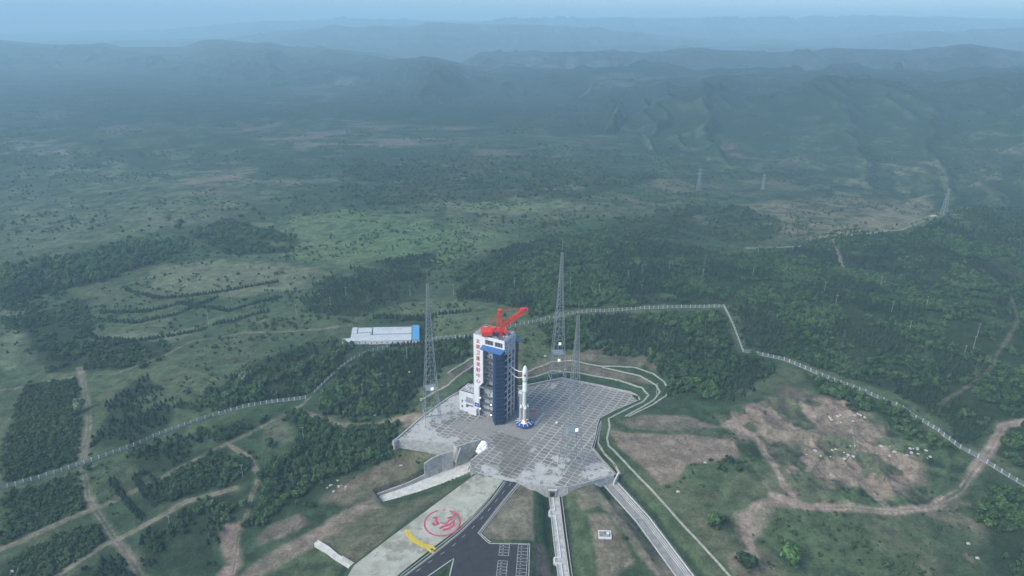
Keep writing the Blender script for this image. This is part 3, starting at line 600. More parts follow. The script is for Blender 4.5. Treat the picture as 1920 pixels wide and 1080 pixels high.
# ---------------------------------------------------------------- launch pad
TH = R(28.0)
BX, AX = Vector((math.cos(TH), -math.sin(TH), 0)), Vector((math.sin(TH), math.cos(TH), 0))   # b: right-front, a: right-back
def pad_material():
    m = bpy.data.materials.new('pad_slabs'); m.use_nodes = True; n = m.node_tree.nodes; l = m.node_tree.links; b = n['Principled BSDF']
    b.inputs['Roughness'].default_value = .85; b.inputs['Specular IOR Level'].default_value = .2
    tc = n.new('ShaderNodeTexCoord')
    mp = n.new('ShaderNodeMapping'); l.new(tc.outputs['Object'], mp.inputs['Vector']); mp.inputs['Rotation'].default_value = (0, 0, R(-62)); 
    wn = n.new('ShaderNodeTexNoise'); wn.inputs['Scale'].default_value = .6; l.new(tc.outputs['Object'], wn.inputs['Vector'])
    wa = n.new('ShaderNodeVectorMath'); wa.operation = 'MULTIPLY_ADD'; l.new(wn.outputs['Color'], wa.inputs[0]); wa.inputs[1].default_value = (.5, .5, 0); l.new(mp.outputs[0], wa.inputs[2])
    br = n.new('ShaderNodeTexBrick'); l.new(wa.outputs[0], br.inputs['Vector'])
    br.inputs['Scale'].default_value = 1.0; br.inputs['Brick Width'].default_value = 3.9; br.inputs['Row Height'].default_value = 6.3
    br.inputs['Mortar Size'].default_value = .36; br.inputs['Mortar Smooth'].default_value = .15; br.offset = .5; br.offset_frequency = 3
    br.inputs['Color1'].default_value = (.225, .215, .198, 1); br.inputs['Color2'].default_value = (.155, .150, .140, 1); br.inputs['Mortar'].default_value = (.47, .47, .45, 1)
    br.inputs['Bias'].default_value = -.1
    def noise(sc, det=6, ro=.65):
        t = n.new('ShaderNodeTexNoise'); t.inputs['Scale'].default_value = sc; t.inputs['Detail'].default_value = det; t.inputs['Roughness'].default_value = ro; l.new(tc.outputs['Object'], t.inputs['Vector']); return t.outputs[0]
    def mr(s, a0, a1, b0=0., b1=1.):
        r = n.new('ShaderNodeMapRange'); r.inputs[1].default_value = a0; r.inputs[2].default_value = a1; r.inputs[3].default_value = b0; r.inputs[4].default_value = b1; l.new(s, r.inputs[0]); return r.outputs[0]
    def math_(op, p, q):
        r = n.new('ShaderNodeMath'); r.operation = op
        for k, v in enumerate((p, q)):
            if isinstance(v, (int, float)): r.inputs[k].default_value = v
            else: l.new(v, r.inputs[k])
        return r.outputs[0]
    def mix(f, p, q):
        r = n.new('ShaderNodeMix'); r.data_type = 'RGBA'; l.new(f, r.inputs[0])
        for k, v in ((6, p), (7, q)):
            if isinstance(v, tuple): r.inputs[k].default_value = (*v, 1)
            else: l.new(v, r.inputs[k])
        return r.outputs[2]
    at = n.new('ShaderNodeAttribute'); at.attribute_name = 'poured'
    sp = n.new('ShaderNodeSeparateColor'); l.new(at.outputs['Color'], sp.inputs[0])
    n1 = noise(.16, 7, .7); n2 = noise(.9, 6, .75); n3 = noise(.05, 4, .6)
    slab = mix(mr(n3, .4, .62), br.outputs['Color'], mix(mr(n2, .4, .6), br.outputs['Color'], (.24, .23, .215)))
    # joints worn away here and there by poured, pale cement
    pale = math_('ADD', sp.outputs[0], math_('MULTIPLY', math_('SUBTRACT', n1, .5), 2.6))
    c = mix(mr(pale, .50, .62), slab, mix(mr(n2, .35, .65), (.36, .36, .345), (.50, .50, .485)))
    # scorched, brown slabs before the table
    br2 = math_('ADD', sp.outputs[1], math_('MULTIPLY', math_('SUBTRACT', n1, .5), 1.2))
    c = mix(math_('MULTIPLY', mr(br2, .45, .7), .45), c, (.105, .092, .080))
    # plain even concrete round tower and table
    c = mix(math_('MULTIPLY', mr(math_('ADD', sp.outputs[2], math_('MULTIPLY', math_('SUBTRACT', n1, .5), .8)), .45, .6), .85), c, mix(mr(n2, .35, .65), (.225, .22, .21), (.30, .295, .285)))
    st = mr(n1, .3, .7, .84, 1.12); r = n.new('ShaderNodeVectorMath'); r.operation = 'SCALE'; l.new(c, r.inputs[0]); l.new(st, r.inputs['Scale'])
    l.new(r.outputs[0], b.inputs['Base Color'])
    bp = n.new('ShaderNodeBump'); bp.inputs['Strength'].default_value = .25; bp.inputs['Distance'].default_value = .06; l.new(n2, bp.inputs['Height']); l.new(bp.outputs[0], b.inputs['Normal'])
    return m
def slab_patch(P, zf, step, name, m, parent=None, thick=.3, attr=None, kind='structure', clipgrid=True):
    """paved sheet with its outline P, diced so that it can follow level zf"""
    bm = bmesh.new(); vs = [bm.verts.new((p[0], p[1], 0)) for p in P]; bm.faces.new(vs)
    xs = [p[0] for p in P]; ys = [p[1] for p in P]
    x = min(xs) + step
    while x < max(xs):
        bmesh.ops.bisect_plane(bm, geom=bm.verts[:] + bm.edges[:] + bm.faces[:], plane_co=(x, 0, 0), plane_no=(1, 0, 0)); x += step
    y = min(ys) + step
    while y < max(ys):
        bmesh.ops.bisect_plane(bm, geom=bm.verts[:] + bm.edges[:] + bm.faces[:], plane_co=(0, y, 0), plane_no=(0, 1, 0)); y += step
    for f in bm.faces:
        if f.normal.z < 0: f.normal_flip()
    bm.verts.ensure_lookup_table()
    X = np.array([v.co.x for v in bm.verts]); Y = np.array([v.co.y for v in bm.verts]); Z = zf(X, Y)
    for v, z in zip(bm.verts, Z): v.co.z = float(z)
    edges = [e for e in bm.edges if e.is_boundary]
    ex = bmesh.ops.extrude_edge_only(bm, edges=edges)
    for g in ex['geom']:
        if isinstance(g, bmesh.types.BMVert): g.co.z -= thick
    me = bpy.data.meshes.new(name); bm.to_mesh(me); bm.free()
    if attr:
        n = len(me.vertices); co = np.empty(n * 3, np.float32); me.vertices.foreach_get('co', co); co = co.reshape(-1, 3)
        c = np.ones((n, 4), np.float32); c[:, :3] = attr(co[:, 0].astype(float), co[:, 1].astype(float))
        me.color_attributes.new('poured', 'FLOAT_COLOR', 'POINT').data.foreach_set('color', c.ravel())
    o = link(name, me, m, parent)
    if kind and not parent: tag(o, kind=kind)
    return o
_pale = [[un(a, b) for a, b in pp] for pp in [
  [(740,830),(790,782),(838,748),(887,722),(887,745),(862,765),(862,782),(840,788),(815,800),(830,815),(870,820),(850,835)],
  [(893,890),(905,868),(935,868),(940,885),(960,898),(990,880),(1005,862),(1028,872),(1045,876),(1062,885),(1040,915),(970,908),(925,897)],
  [(1035,868),(1035,850),(1072,862),(1060,884)], [(1085,892),(1100,868),(1125,862),(1155,890),(1100,905)], [(1030,720),(1050,714),(1050,724),(1028,732)], [(985,842),(1005,836),(1012,842),(995,852)]]]
_brown = [[un(a, b) for a, b in pp] for pp in [[(915,815),(950,808),(985,822),(965,850),(930,845)], [(900,868),(935,868),(945,840),(985,830),(1000,840),(985,875),(955,898),(930,882)]]]
_plain = [[un(a, b) for a, b in pp] for pp in [[(895,800),(930,808),(990,826),(1030,782),(1035,762),(1000,770),(960,770),(880,790)], [(860,785),(905,800),(930,815),(905,822),(870,808),(845,800)]]]
def poured(x, y):
    o = np.zeros((x.size, 3))
    for k, L in enumerate((_pale, _brown, _plain)):
        for pp in L:
            d = sdist(x, y, pp); o[:, k] = np.maximum(o[:, k], 1 - sstep(-4.0, 3.0, d) if k < 2 else 1 - sstep(-1.0, .8, d))
    o[:, 0] = .10 + .62 * o[:, 0]; return o
pad = slab_patch(PAD, lambda x, y: x * 0, 1.6, 'launch_pad', pad_material(), thick=.6, attr=poured)
tag(pad, 'wide grey launch pad paved with joined concrete slabs', 'launch pad')
def lnz(pts, f):
    a = np.array(pts); return [float(v) for v in f(a[:, 0], a[:, 1])]
def wallobj(name, px, zt, zb, th, m, label, cat, group=None):
    """px: (sight x, sight y, level of the foot of that point)"""
    pts = [un(a, b, c) for a, b, c in px]; P = dens([(p[0], p[1], t, q) for p, t, q in zip(pts, zt, zb)], 5)
    o = MB().wall([(p[0], p[1]) for p in P], [p[3] for p in P], [p[2] for p in P], th).build(name, m)
    return tag(o, label, cat, group)
def z0(pp): return [(a, b, 0) for a, b in pp]
# retaining walls and parapets
wallobj('retaining_wall', [(738,829,.6),(747,823,.6),(800,827,.6),(851,832,.6)], [.6]*4, [-6,-7,-9,-14], .8, M['concrete'], 'long concrete retaining wall under the left front edge of the pad', 'retaining wall')
wallobj('retaining_wall', [(972,906,.3),(1000,909,.3),(1027,912,.3),(1065,912,.3),(1110,901,.3),(1151,890,.3)], [.3]*6, [-2,-5,-9,-7,-6,-8], .7, M['concrete'], 'concrete retaining wall under the front edge of the pad above the portal', 'retaining wall')
wallobj('parapet', z0([(736,829),(747,821),(795,779),(840,747),(887,721)]), [.9]*5, [-3,-1,-1,-1,-1], .7, M['concrete_pale'], 'pale kerb wall along the back left edge of the pad', 'wall')
wallobj('parapet', z0([(960,728),(990,724),(1020,718),(1053,711),(1120,724),(1183,738)]), [1.7]*6, [-1]*6, 1.0, M['concrete'], 'concrete kerb wall behind the pad at the foot of the green bank', 'wall')
wallobj('parapet', z0([(1183,738),(1197,745),(1199,752)]), [1.7]*3, [-1]*3, .9, M['concrete'], 'short kerb wall round the far right corner of the pad', 'wall')
wallobj('kerb', z0([(1196,752),(1155,769),(1124,785),(1119,801),(1115,822),(1109,840),(1126,861),(1152,890)]), [.7]*8, [-2]*8, .5, M['kerb'], 'narrow pale kerb following the curved right edge of the pad', 'kerb')
wallobj('kerb', [(1127,789,.8),(1122,803,.8),(1118,822,.8),(1113,840,.6),(1131,862,0),(1156,889,-1)], [.9,.9,.9,.7,.1,-.9], [-3]*6, .4, M['kerb'], 'second pale kerb just outside the right edge of the pad', 'kerb')
# terrace drains lined with pale stone
def drain(px, half, label):
    P = G(*px); mb = MB(); gp = lambda x, y: ground_z(x, y)
    Q = dens(P, 3.0); L = []; 
    for sgn in (-1, 1):
        W = []
        for i in range(len(Q)):
            a = Q[max(i-1,0)]; b = Q[min(i+1,len(Q)-1)]; dx, dy = b[0]-a[0], b[1]-a[1]; l_ = math.hypot(dx, dy)+1e-9
            W.append((Q[i][0]-dy/l_*half*sgn, Q[i][1]+dx/l_*half*sgn))
        z = lnz(W, gp); mb.wall(W, [v-.6 for v in z], [v+.30 for v in z], .38)
    mb.ribbon(P, half, .14, gp)
    o = mb.build('drainage_channel', M['channel']); return tag(o, label, 'drain', 'stone drains stepping round the pad')
drain([(840,700),(860,686),(880,673),(890,671),(905,672)], .5, 'upper pale drain on the bank left of the tower')
drain([(788,752),(800,744),(840,722.5),(887,685)], .5, 'lower pale drain on the bank left of the tower')
drain([(985,699),(1005,690),(1035,678),(1072,676),(1128,687),(1150,687),(1190,689),(1225,701),(1245,716),(1252,728),(1250,741),(1225,758),(1178,781)], .5, 'outermost pale drain looping round the bank right of the pad')
drain([(1129,689),(1165,697),(1200,705),(1230,722),(1237,735),(1225,751),(1172,781)], .5, 'middle pale drain looping round the bank right of the pad')
drain([(985,710),(1000,707),(1035,695),(1085,699),(1160,713),(1204,727),(1216,741),(1206,753),(1170,770),(1141,785),(1143,800),(1138,822),(1141,836),(1153,847),(1184,880),(1214,911),(1250,950),(1295,1000),(1368,1080),(1380,1094)], .5, 'inner pale drain running from behind the rocket round the pad and down the right slope')
drain([(1127,791),(1123,812),(1121,831),(1133,851),(1150,868),(1163,884)], .5, 'short pale drain close under the right edge of the pad')
# ---------------------------------------------------------------- flame trench
tz = lambda p: float(trench_z(np.array([p[0]]), np.array([p[1]]))[0])
FT = empty('flame_trench', (*un(857, 860, -17), -17), 0, 'deep pale concrete flame trench opening from the front left of the pad', 'flame trench')
def trel(mb, name, m):
    me = mb.mesh(name); o = link(name, me, m, FT); o.location = -Vector(FT.location); return o
fl = MB(); C1 = [un(a, b, z) for a, b, z in [(912,842,-13.5),(889,886,-16),(862,890,-18),(828,913,-19.3),(775,931,-21.7),(720.8,950,-23.5),(701.7,934,-23.5),(765,909,-21),(805,890,-19),(849,871,-17.5),(878,866,-16),(905,828,-13.5)]]
fl.prism(C1, [tz(p) - 1.2 for p in C1], [tz(p) + .05 for p in C1]); trel(fl, 'floor', M['concrete_pale'])
def twall(px, zt, zb, th, m, name='side_wall'):
    pts = [un(a, b, c) for a, b, c in px]; P = dens([(p[0], p[1], t, q) for p, t, q in zip(pts, zt, zb)], 5)
    return trel(MB().wall([(p[0], p[1]) for p in P], [p[3] for p in P], [p[2] for p in P], th), name, m)
twall([(904,823,.35),(880,829.5,.35),(857,837,.35)], [.35]*3, [-20]*3, 1.1, M['concrete'], 'high_wall')
twall([(857,837,.35),(852,834,.35),(851,831,.35)], [.35,.35,.35], [-20,-16,-12], 1.0, M['concrete'], 'corner_wall')
twall([(849,846,-2.5),(828,851,-3),(810,859,-4),(795,869,-6.5)], [-2.5,-3,-4,-6.5], [-21,-21,-21,-22], .8, M['concrete'], 'wing_wall')
twall([(850,866,-14),(805,886,-16),(765,905,-18.6),(702,927.5,-21.2)], [-13.7,-15.6,-18.4,-21.2], [-23,-24,-25,-26], .8, M['concrete'], 'side_wall')
twall([(889,888,-13),(862,897,-16.5),(832,911,-18)], [-11,-15.6,-17.4], [-19,-21,-23], .7, M['concrete'], 'side_wall')
twall([(908,825,.3),(915,841,.3),(893,855,.3),(882,864,.3)], [.3]*4, [-20]*4, .9, M['concrete'], 'end_wall')
twall([(882,864,.3),(887,878,.3),(893,889,.3)], [.3]*3, [-18]*3, .9, M['concrete_dark'], 'end_wall')
gf = MB(); a_ = un(886, 861, .3); b_ = un(876, 883, -15)
gf.bar((*a_, .6), (*b_, -15.2), .9); a_ = un(863, 843, .3); b_ = un(855, 866, -14); gf.bar((*un(863,840,.3), .3), (*un(854,866,-12), -12), .8)
trel(gf, 'sloping_beam', M['concrete_pale'])
st = MB()
for k in range(9):
    f = k / 9; p = Vector(un(830, 912, -16.8)).lerp(Vector(un(888, 884, -10)), f); q = Vector(un(830, 912, -16.8)).lerp(Vector(un(888, 884, -10)), f + .11)
    z = -14.6 + 6.5 * f; st.wall([tuple(p), tuple(q)], [z - 6] * 2, [z + .9] * 2, 2.4)
o = st.build('stepped_ramp', M['concrete_pale']); tag(o, 'narrow pale stepped ramp beside the flame trench, next to the painted strip', 'ramp')
cl = bpy.data.meshes.new('vapour_cloud'); bm = bmesh.new()
for dx, dy, dz, r in [(0,0,0,3.6),(-2.4,-1.4,-1.2,2.8),(2.2,.6,-.6,2.5),(-3.9,-2.6,-2.6,1.9),(.6,2,-.3,2.7),(-1,1.4,.9,2.2),(3.2,-1.2,-1.2,1.7),(-2,-3,-2.2,2.1),(1.5,-.8,1.2,1.6),(-3,.6,.2,1.7)]:
    bmesh.ops.create_icosphere(bm, subdivisions=4, radius=r, matrix=Matrix.Translation((dx, dy, dz)))
for v in bm.verts:
    p = v.co * .55; n_ = sum(math.sin(p.x * f + 1.3 * f) * math.sin(p.y * f * 1.1 + f) * math.sin(p.z * f + .5) / f for f in (1, 2.3, 4.6, 8))
    v.co += v.normal * n_ * 1.1
bm.to_mesh(cl); bm.free()
for p in cl.polygons: p.use_smooth = True
o = link('vapour_cloud', cl, M['smoke'], loc=(*un(907, 838, -1.8), -1.8)); tag(o, 'puff of white vapour welling out of the flame trench mouth', 'vapour', kind='stuff')

# ---------------------------------------------------------------- paved strip, road, parking
def strip_material():
    m = mat('strip_concrete', (.40, .405, .335), .9, noise=.3, scale=.12)
    n = m.node_tree.nodes; l = m.node_tree.links; b = n['Principled BSDF']
    src = b.inputs['Base Color'].links[0].from_socket; tc = n.new('ShaderNodeTexCoord')
    t = n.new('ShaderNodeTexNoise'); t.inputs['Scale'].default_value = .07; t.inputs['Detail'].default_value = 9; t.inputs['Roughness'].default_value = .72; l.new(tc.outputs['Object'], t.inputs['Vector'])
    r = n.new('ShaderNodeMapRange'); r.inputs[1].default_value = .53; r.inputs[2].default_value = .60; r.inputs[4].default_value = .7; l.new(t.outputs[0], r.inputs[0])
    x = n.new('ShaderNodeMix'); x.data_type = 'RGBA'; l.new(r.outputs[0], x.inputs[0]); l.new(src, x.inputs[6]); x.inputs[7].default_value = (.20, .19, .15, 1); l.new(x.outputs[2], b.inputs['Base Color'])
    return m
tag(slab_patch(STRIP, road_z, 6, 'concrete_strip', strip_material(), thick=.5), 'pale stained concrete strip beside the curved road', 'pavement')
tag(slab_patch(ROAD, lambda x, y: road_z(x, y) + .004, 6, 'road', M['asphalt'], thick=.5), 'dark asphalt road curving down from the pad into a car park', 'road')
def pr_(px): return [prj(a, b) for a, b in px]
rzl = lambda x, y: road_z(x, y) + .012
mk = MB()
cl_ = dens(pr_([(959,905),(936,932),(912,962),(882,994),(845,1027),(808,1052),(760,1086)]), .5)
acc = 0; seg = []
for a, b in zip(cl_, cl_[1:]):
    acc += math.dist(a, b)
    if acc % 9.0 < 3.6: seg.append(b)
    else:
        if len(seg) > 2: mk.ribbon(seg, .09, .008, rzl)
        seg = []
mk.ribbon(pr_([(949,904),(924,937),(898,966),(864,999),(814,1039),(760,1080)]), .09, .008, rzl)
mk.ribbon(pr_([(970,906),(938,944),(895,1000)]), .09, .008, rzl)
def bays(o, u, v, nb, depth, wid):
    for k in range(nb + 1): mk.ribbon([(o[0]+v[0]*k*wid, o[1]+v[1]*k*wid), (o[0]+v[0]*k*wid+u[0]*depth, o[1]+v[1]*k*wid+u[1]*depth)], .09, .008, rzl)
    for d in (0, depth): mk.ribbon([(o[0]+u[0]*d, o[1]+u[1]*d), (o[0]+u[0]*d+v[0]*nb*wid, o[1]+u[1]*d+v[1]*nb*wid)], .09, .008, rzl)
    for k in range(nb):
        c = (o[0]+v[0]*(k+.5)*wid+u[0]*depth*.28, o[1]+v[1]*(k+.5)*wid+u[1]*depth*.28); mk.ribbon([c, (c[0]+u[0]*.8, c[1]+u[1]*.8)], .16, .008, rzl)
def bayset(p0, p1, p2, nb):
    o = prj(*p0); a = prj(*p1); c = prj(*p2); u = Vector((a[0]-o[0], a[1]-o[1])); v = Vector((c[0]-o[0], c[1]-o[1])); bays(o, u.normalized(), v.normalized(), nb, u.length, v.length / nb)
bayset((938,1020),(955.5,1021),(935.5,1041), 4)
bayset((934,1051),(951.5,1052),(930,1086), 6)
bayset((972,1021),(990,1022),(967,1086), 10)
tag(mk.build('road_marking', M['white_line']), 'white dashes, edge lines and parking bays on the asphalt', 'road marking', kind='structure')
def kerbs(name, px, half, label, mm='kerb'):
    P = dens(pr_(px), 3); z = lnz(P, road_z); mb = MB(); mb.wall(P, [v - .6 for v in z], [v + .14 for v in z], half * 2); tag(mb.build('kerb', M[mm]), label, 'kerb', name)
K = 'kerbs beside the road'
kerbs(K, [(946,903),(921,937),(895,966),(861,999),(811,1039),(756,1081)], .22, 'kerb between the pale strip and the left side of the road')
kerbs(K, [(942,902),(917,935),(891,965),(857,997),(807,1036),(750,1080)], .16, 'thin outer kerb just left of the road')
kerbs(K, [(972,906),(941,944),(897,1000),(911,1014),(918,1019),(993,1020),(991,1092)], .22, 'kerb from the pad down the right side of the road and round the car park')
kerbs(K, [(976,907),(944,945),(901,1000),(914,1012),(920,1016)], .16, 'thin outer kerb just right of the road and the tan lawn')
kerbs(K, [(780,1096),(851,1047),(840,1092)], .3, 'pale kerb round the pointed grass island at the bottom edge')
# faded ring and ribbon painted on the strip
rg = MB(); c0 = prj(829.5, 980); ex = prj(863, 979); ey = prj(830, 956.5)
rx = .5 * (math.dist(c0, ex) + math.dist(c0, ey))
ring = [(c0[0] + rx * math.cos(t), c0[1] + rx * math.sin(t)) for t in np.linspace(0, 2 * math.pi, 73)]
ring_gap = [ring[i] for i in list(range(22, 73)) + list(range(1, 11))]
rg.ribbon(ring_gap, .55, .016, road_z); rg.ribbon(ring[12:15], .5, .016, road_z); rg.ribbon(ring[17:20], .5, .016, road_z)
o = rg.build('painted_ring', M['pink']); tag(o, 'large faded red ring with worn markings painted on the pale strip', 'ground marking')
wd = MB()
for px, h_ in (([(812,972),(818,969),(818,977),(822,982),(815,985),(811,980)], .9), ([(824,991),(832,987),(843,984),(852,976),(850,986),(842,991),(830,994)], .9), ([(839,972),(849,969),(856,963),(860,967)], .8), ([(826,979),(836,983),(842,976),(848,973)], .6), ([(843,957),(848,961),(853,960)], .6)):
    wd.ribbon(pr_(px), h_, .018, road_z)
wd.build('worn_mark', M['pink'], o)
rb = MB(); rb.ribbon(pr_([(761,993),(763,1003),(772,1013),(788,1022),(800,1027),(808,1034),(814,1037)]), .75, .016, road_z)
rb.ribbon(pr_([(767,996),(771,1006),(782,1015),(797,1021),(809,1025),(817,1030)]), .75, .020, road_z)
tag(rb.build('painted_ribbon', M['yellow']), 'yellow crossed ribbon painted on the pale strip below the ring', 'ground marking')
# ---------------------------------------------------------------- service channels in front
def along(px, zs): return [(*un(a, b, z), z) for (a, b), z in zip(px, zs)]
PC = empty('pipe_channel', (*un(1035, 915, -8), -8), 0, 'concrete service channel with a white zigzag pipe leaving the portal under the pad', 'service channel')
def rel(mb, name, m, par): o = link(name, mb.mesh(name), m, par); o.location = -Vector(par.location); return o
c_ = along([(1037,918),(1046,1000),(1060,1110)], [-7.6,-10.6,-14.8]); c2 = dens(c_, 3)
mb = MB(); mb.ribbon([p[:2] for p in c2], 3.1, 0, lambda x, y: np.interp(-y, [-p[1] for p in c2], [p[2] for p in c2]) + .5); rel(mb, 'floor', M['concrete'], PC)
for dx, wn_ in ((-3.2, 'wall'), (3.4, 'wall')):
    P = [(p[0] + dx, p[1], p[2]) for p in c2]; mb = MB(); mb.wall([p[:2] for p in P], [p[2] - 3 for p in P], [p[2] + 1.2 for p in P], .35); rel(mb, wn_, M['concrete_pale'], PC)
mb = MB(); pz = [(p[0] - 2.0, p[1], p[2] + .9) for p in dens(c_, 1.0)]
def zz(y): return float(np.interp(-y, [-p[1] for p in pz], [p[2] for p in pz])), float(np.interp(-y, [-p[1] for p in pz], [p[0] for p in pz]))
path = []
ys_ = pz[0][1], pz[-1][1]
stops = [un(1030, 958, -9)[1], un(1030, 968, -9)[1], un(1050, 1046, -12)[1], un(1050, 1056, -12)[1]]
def P3(y, off): z, x = zz(y); return (x + off, y, z)
path = [P3(ys_[0], 1.2), P3(stops[0], 1.6), P3(stops[0], -1.9), P3(stops[1], -1.9), P3(stops[1], 1.6), P3(stops[2], 1.8), P3(stops[2], -2.2), P3(stops[3], -2.2), P3(stops[3], 1.6), P3(ys_[1], 1.6)]
for a, b in zip(path, path[1:]): mb.bar(a, b, .42)
rel(mb, 'white_pipe', M['white'], PC)
for sy in ((stops[0] + stops[1]) / 2, (stops[2] + stops[3]) / 2):
    z, x = zz(sy); mb = MB(); mb.prism([(x-1.2, sy+3.4), (x-2.9, sy+2.2), (x-3.1, sy-2.2), (x-1.2, sy-3.6)], z - 3, z - .5); rel(mb, 'expansion_bay', M['concrete'], PC)
PT = empty('portal', (*un(1036, 914, -6), -6), 0, 'small dark portal in the concrete wall under the front edge of the pad', 'portal')
x0_, y0_ = un(1036, 912, 0); 
mb = MB(); mb.box(x0_-2.6, x0_+2.6, y0_-1.7, y0_-.7, -9, -2.2); rel(mb, 'surround', M['concrete_dark'], PT)
mb = MB(); mb.box(x0_-1.5, x0_+1.5, y0_-1.78, y0_-1.6, -7, -3.4); rel(mb, 'opening', M['window'], PT)
mb = MB(); mb.box(x0_-2.9, x0_+2.9, y0_-2.1, y0_-.6, -2.2, -1.7); rel(mb, 'lintel', M['concrete_pale'], PT)
def bars(name, px, zs, th, hgt, label, m='concrete_pale'):
    P = along(px, zs); o = MB().wall([p[:2] for p in P], [p[2] - hgt for p in P], [p[2] for p in P], th).build(name, M[m]); return tag(o, label, 'wing wall')
bars('wing_wall', [(1043,924),(1065,914)], [-5.5,-.6], .9, 5, 'pale sloping wing wall right of the small portal')
bars('wing_wall', [(1111,902),(1127,909)], [-.4,-5.2], .9, 5, 'pale wing wall left of the head of the long concrete ramp')
bars('wing_wall', [(1151,903),(1160,885)], [-3.2,.2], .9, 5, 'pale wing wall at the right corner of the pad')
RP = empty('cable_ramp', (*un(1145, 905, -6), -6), 0, 'long straight concrete ramp with railings running down to the right from the pad', 'ramp')
r_ = along([(1140,903),(1205,975),(1305,1110)], [-6.3,-9.4,-14.2]); r2 = dens(r_, 3)
zr_ = lambda x, y: np.interp(-y, [-p[1] for p in r2], [p[2] for p in r2])
mb = MB(); mb.ribbon([p[:2] for p in r2], 4.6, .45, zr_); rel(mb, 'deck', M['concrete_dark'], RP)
def offs(P, d):
    out = []
    for i in range(len(P)):
        a = P[max(i-1,0)]; b = P[min(i+1,len(P)-1)]; dx, dy = b[0]-a[0], b[1]-a[1]; l_ = math.hypot(dx, dy)+1e-9; out.append((P[i][0]-dy/l_*d, P[i][1]+dx/l_*d, P[i][2]))
    return out
for d, th, hh in ((-4.7,.35,.7),(4.7,.4,1.3),(1.8,.3,.85),(.6,.25,.75),(3.0,.25,.8)):
    P = offs(r2, d); mb = MB(); mb.wall([p[:2] for p in P], [p[2] - 2 for p in P], [p[2] + hh for p in P], th); rel(mb, 'side_wall' if abs(d) > 4 else 'guide_beam', M['concrete_pale'], RP)
P = offs(dens(r_, 2.6), 5.4)
for i in range(0, len(P), 1):
    mb = MB(); p = P[i]; tall = i % 9 == 8
    mb.bar((p[0], p[1], p[2] - 1), (p[0], p[1], p[2] + (3.2 if tall else 1.9)), .14); rel(mb, 'railing_post', M['steel'], RP)
mb = MB()
for a, b in zip(P, P[1:]):
    for h in (1.85, 1.2): mb.bar((a[0], a[1], a[2] + h), (b[0], b[1], b[2] + h), .08)
rel(mb, 'handrail', M['steel'], RP)
P = offs(dens(r_, 4), -6.0); mb = MB()
for p in P: mb.bar((p[0], p[1], p[2] - 1), (p[0], p[1], p[2] + 1.2), .12)
for a, b in zip(P, P[1:]): mb.bar((a[0], a[1], a[2] + 1.1), (b[0], b[1], b[2] + 1.1), .07)
rel(mb, 'handrail', M['steel'], RP)
P = [(p[0] + 5.2, p[1], p[2] + .6) for p in c2]; mb = MB(); mb.wall([p[:2] for p in P], [p[2] - 2 for p in P], [p[2] + .5 for p in P], .3); tag(mb.build('kerb', M['kerb']), 'thin pale kerb on the grass right of the zigzag pipe channel', 'kerb')
# weather enclosure
ex_, ey_ = G((1134, 1003))[0]; ez = gz1(ex_, ey_) + .1
WE = empty('weather_enclosure', (ex_, ey_, ez), R(-4), 'small square white walled instrument enclosure on the bare grass strip', 'enclosure')
for nm, bb in (('wall', (-3.9,3.9,2.7,3.2)), ('wall', (-3.9,3.9,-3.2,-2.7)), ('wall', (-3.9,-3.4,-2.7,2.7)), ('wall', (3.4,3.9,-2.7,2.7))): MB().box(*bb, -1, .6).build(nm, M['white'], WE)
MB().box(-3.4,3.4,-2.7,2.7,-1,.06).build('gravel_bed', M['concrete_dark'], WE)
IN = empty('instrument_shelter', (ex_ + 1.6, ey_ - .8, ez), 0, 'white box shelter inside the small square enclosure', 'instrument')
MB().box(-.7,.7,-.6,.6,1,2).prism([(-.9,-.8),(.9,-.8),(.9,.8),(-.9,.8)], 2, 2.15).build('box', M['white'], IN); [MB().box(a-.08,a+.08,b-.08,b+.08,0,1).build('leg', M['white'], IN) for a in (-.42,.42) for b in (-.33,.33)]
IN = empty('instrument_mast', (ex_ - .5, ey_ + .8, ez), 0, 'thin mast inside the small square enclosure', 'mast'); MB().bar((0,0,0),(0,0,5),.14).build('mast', M['steel'], IN); MB().bar((-.6,0,4.6),(.6,0,4.6),.12).build('cross_arm', M['steel'], IN)
# broken flume lower left
P = along([(592,1016),(612,1028),(630,1043),(655,1060),(682,1083)], [-17,-16,-15,-13,-11]); mb = MB(); mb.wall([p[:2] for p in P], [p[2] - 3 for p in P], [p[2] for p in P], 2.6); mb.wall([p[:2] for p in offs(P, 1.5)], [p[2] - 3 for p in P], [p[2] + .5 for p in P], .4)
tag(mb.build('chute', M['concrete_pale']), 'pale concrete chute on the slope at the lower left end of the painted strip', 'chute')
P = along([(641,1042),(668,1058)], [-10.5,-9.5]); tag(MB().wall([p[:2] for p in P], [-15.5,-13], [p[2] for p in P], .5).build('slab_wall', M['concrete']), 'short upright concrete slab beside the pale chute', 'wall')
# ---------------------------------------------------------------- service tower  (local x = b, right-front; local y = a, right-back)
W0 = un(889, 775, 0)
T = empty('service_tower', (W0[0], W0[1], 0), -TH, 'tall white and blue rocket service tower with red crane on its roof', 'service tower')
def part(mb, name, m, par=None, loc=None): return mb.build(name, m, par or T, loc)
HT = 68.2
def p2l(x, y): # world to tower coordinates
    d = Vector((x - W0[0], y - W0[1], 0)); return d.dot(BX), d.dot(AX)
def ul(px, py, z=0): return p2l(*un(px, py, z))
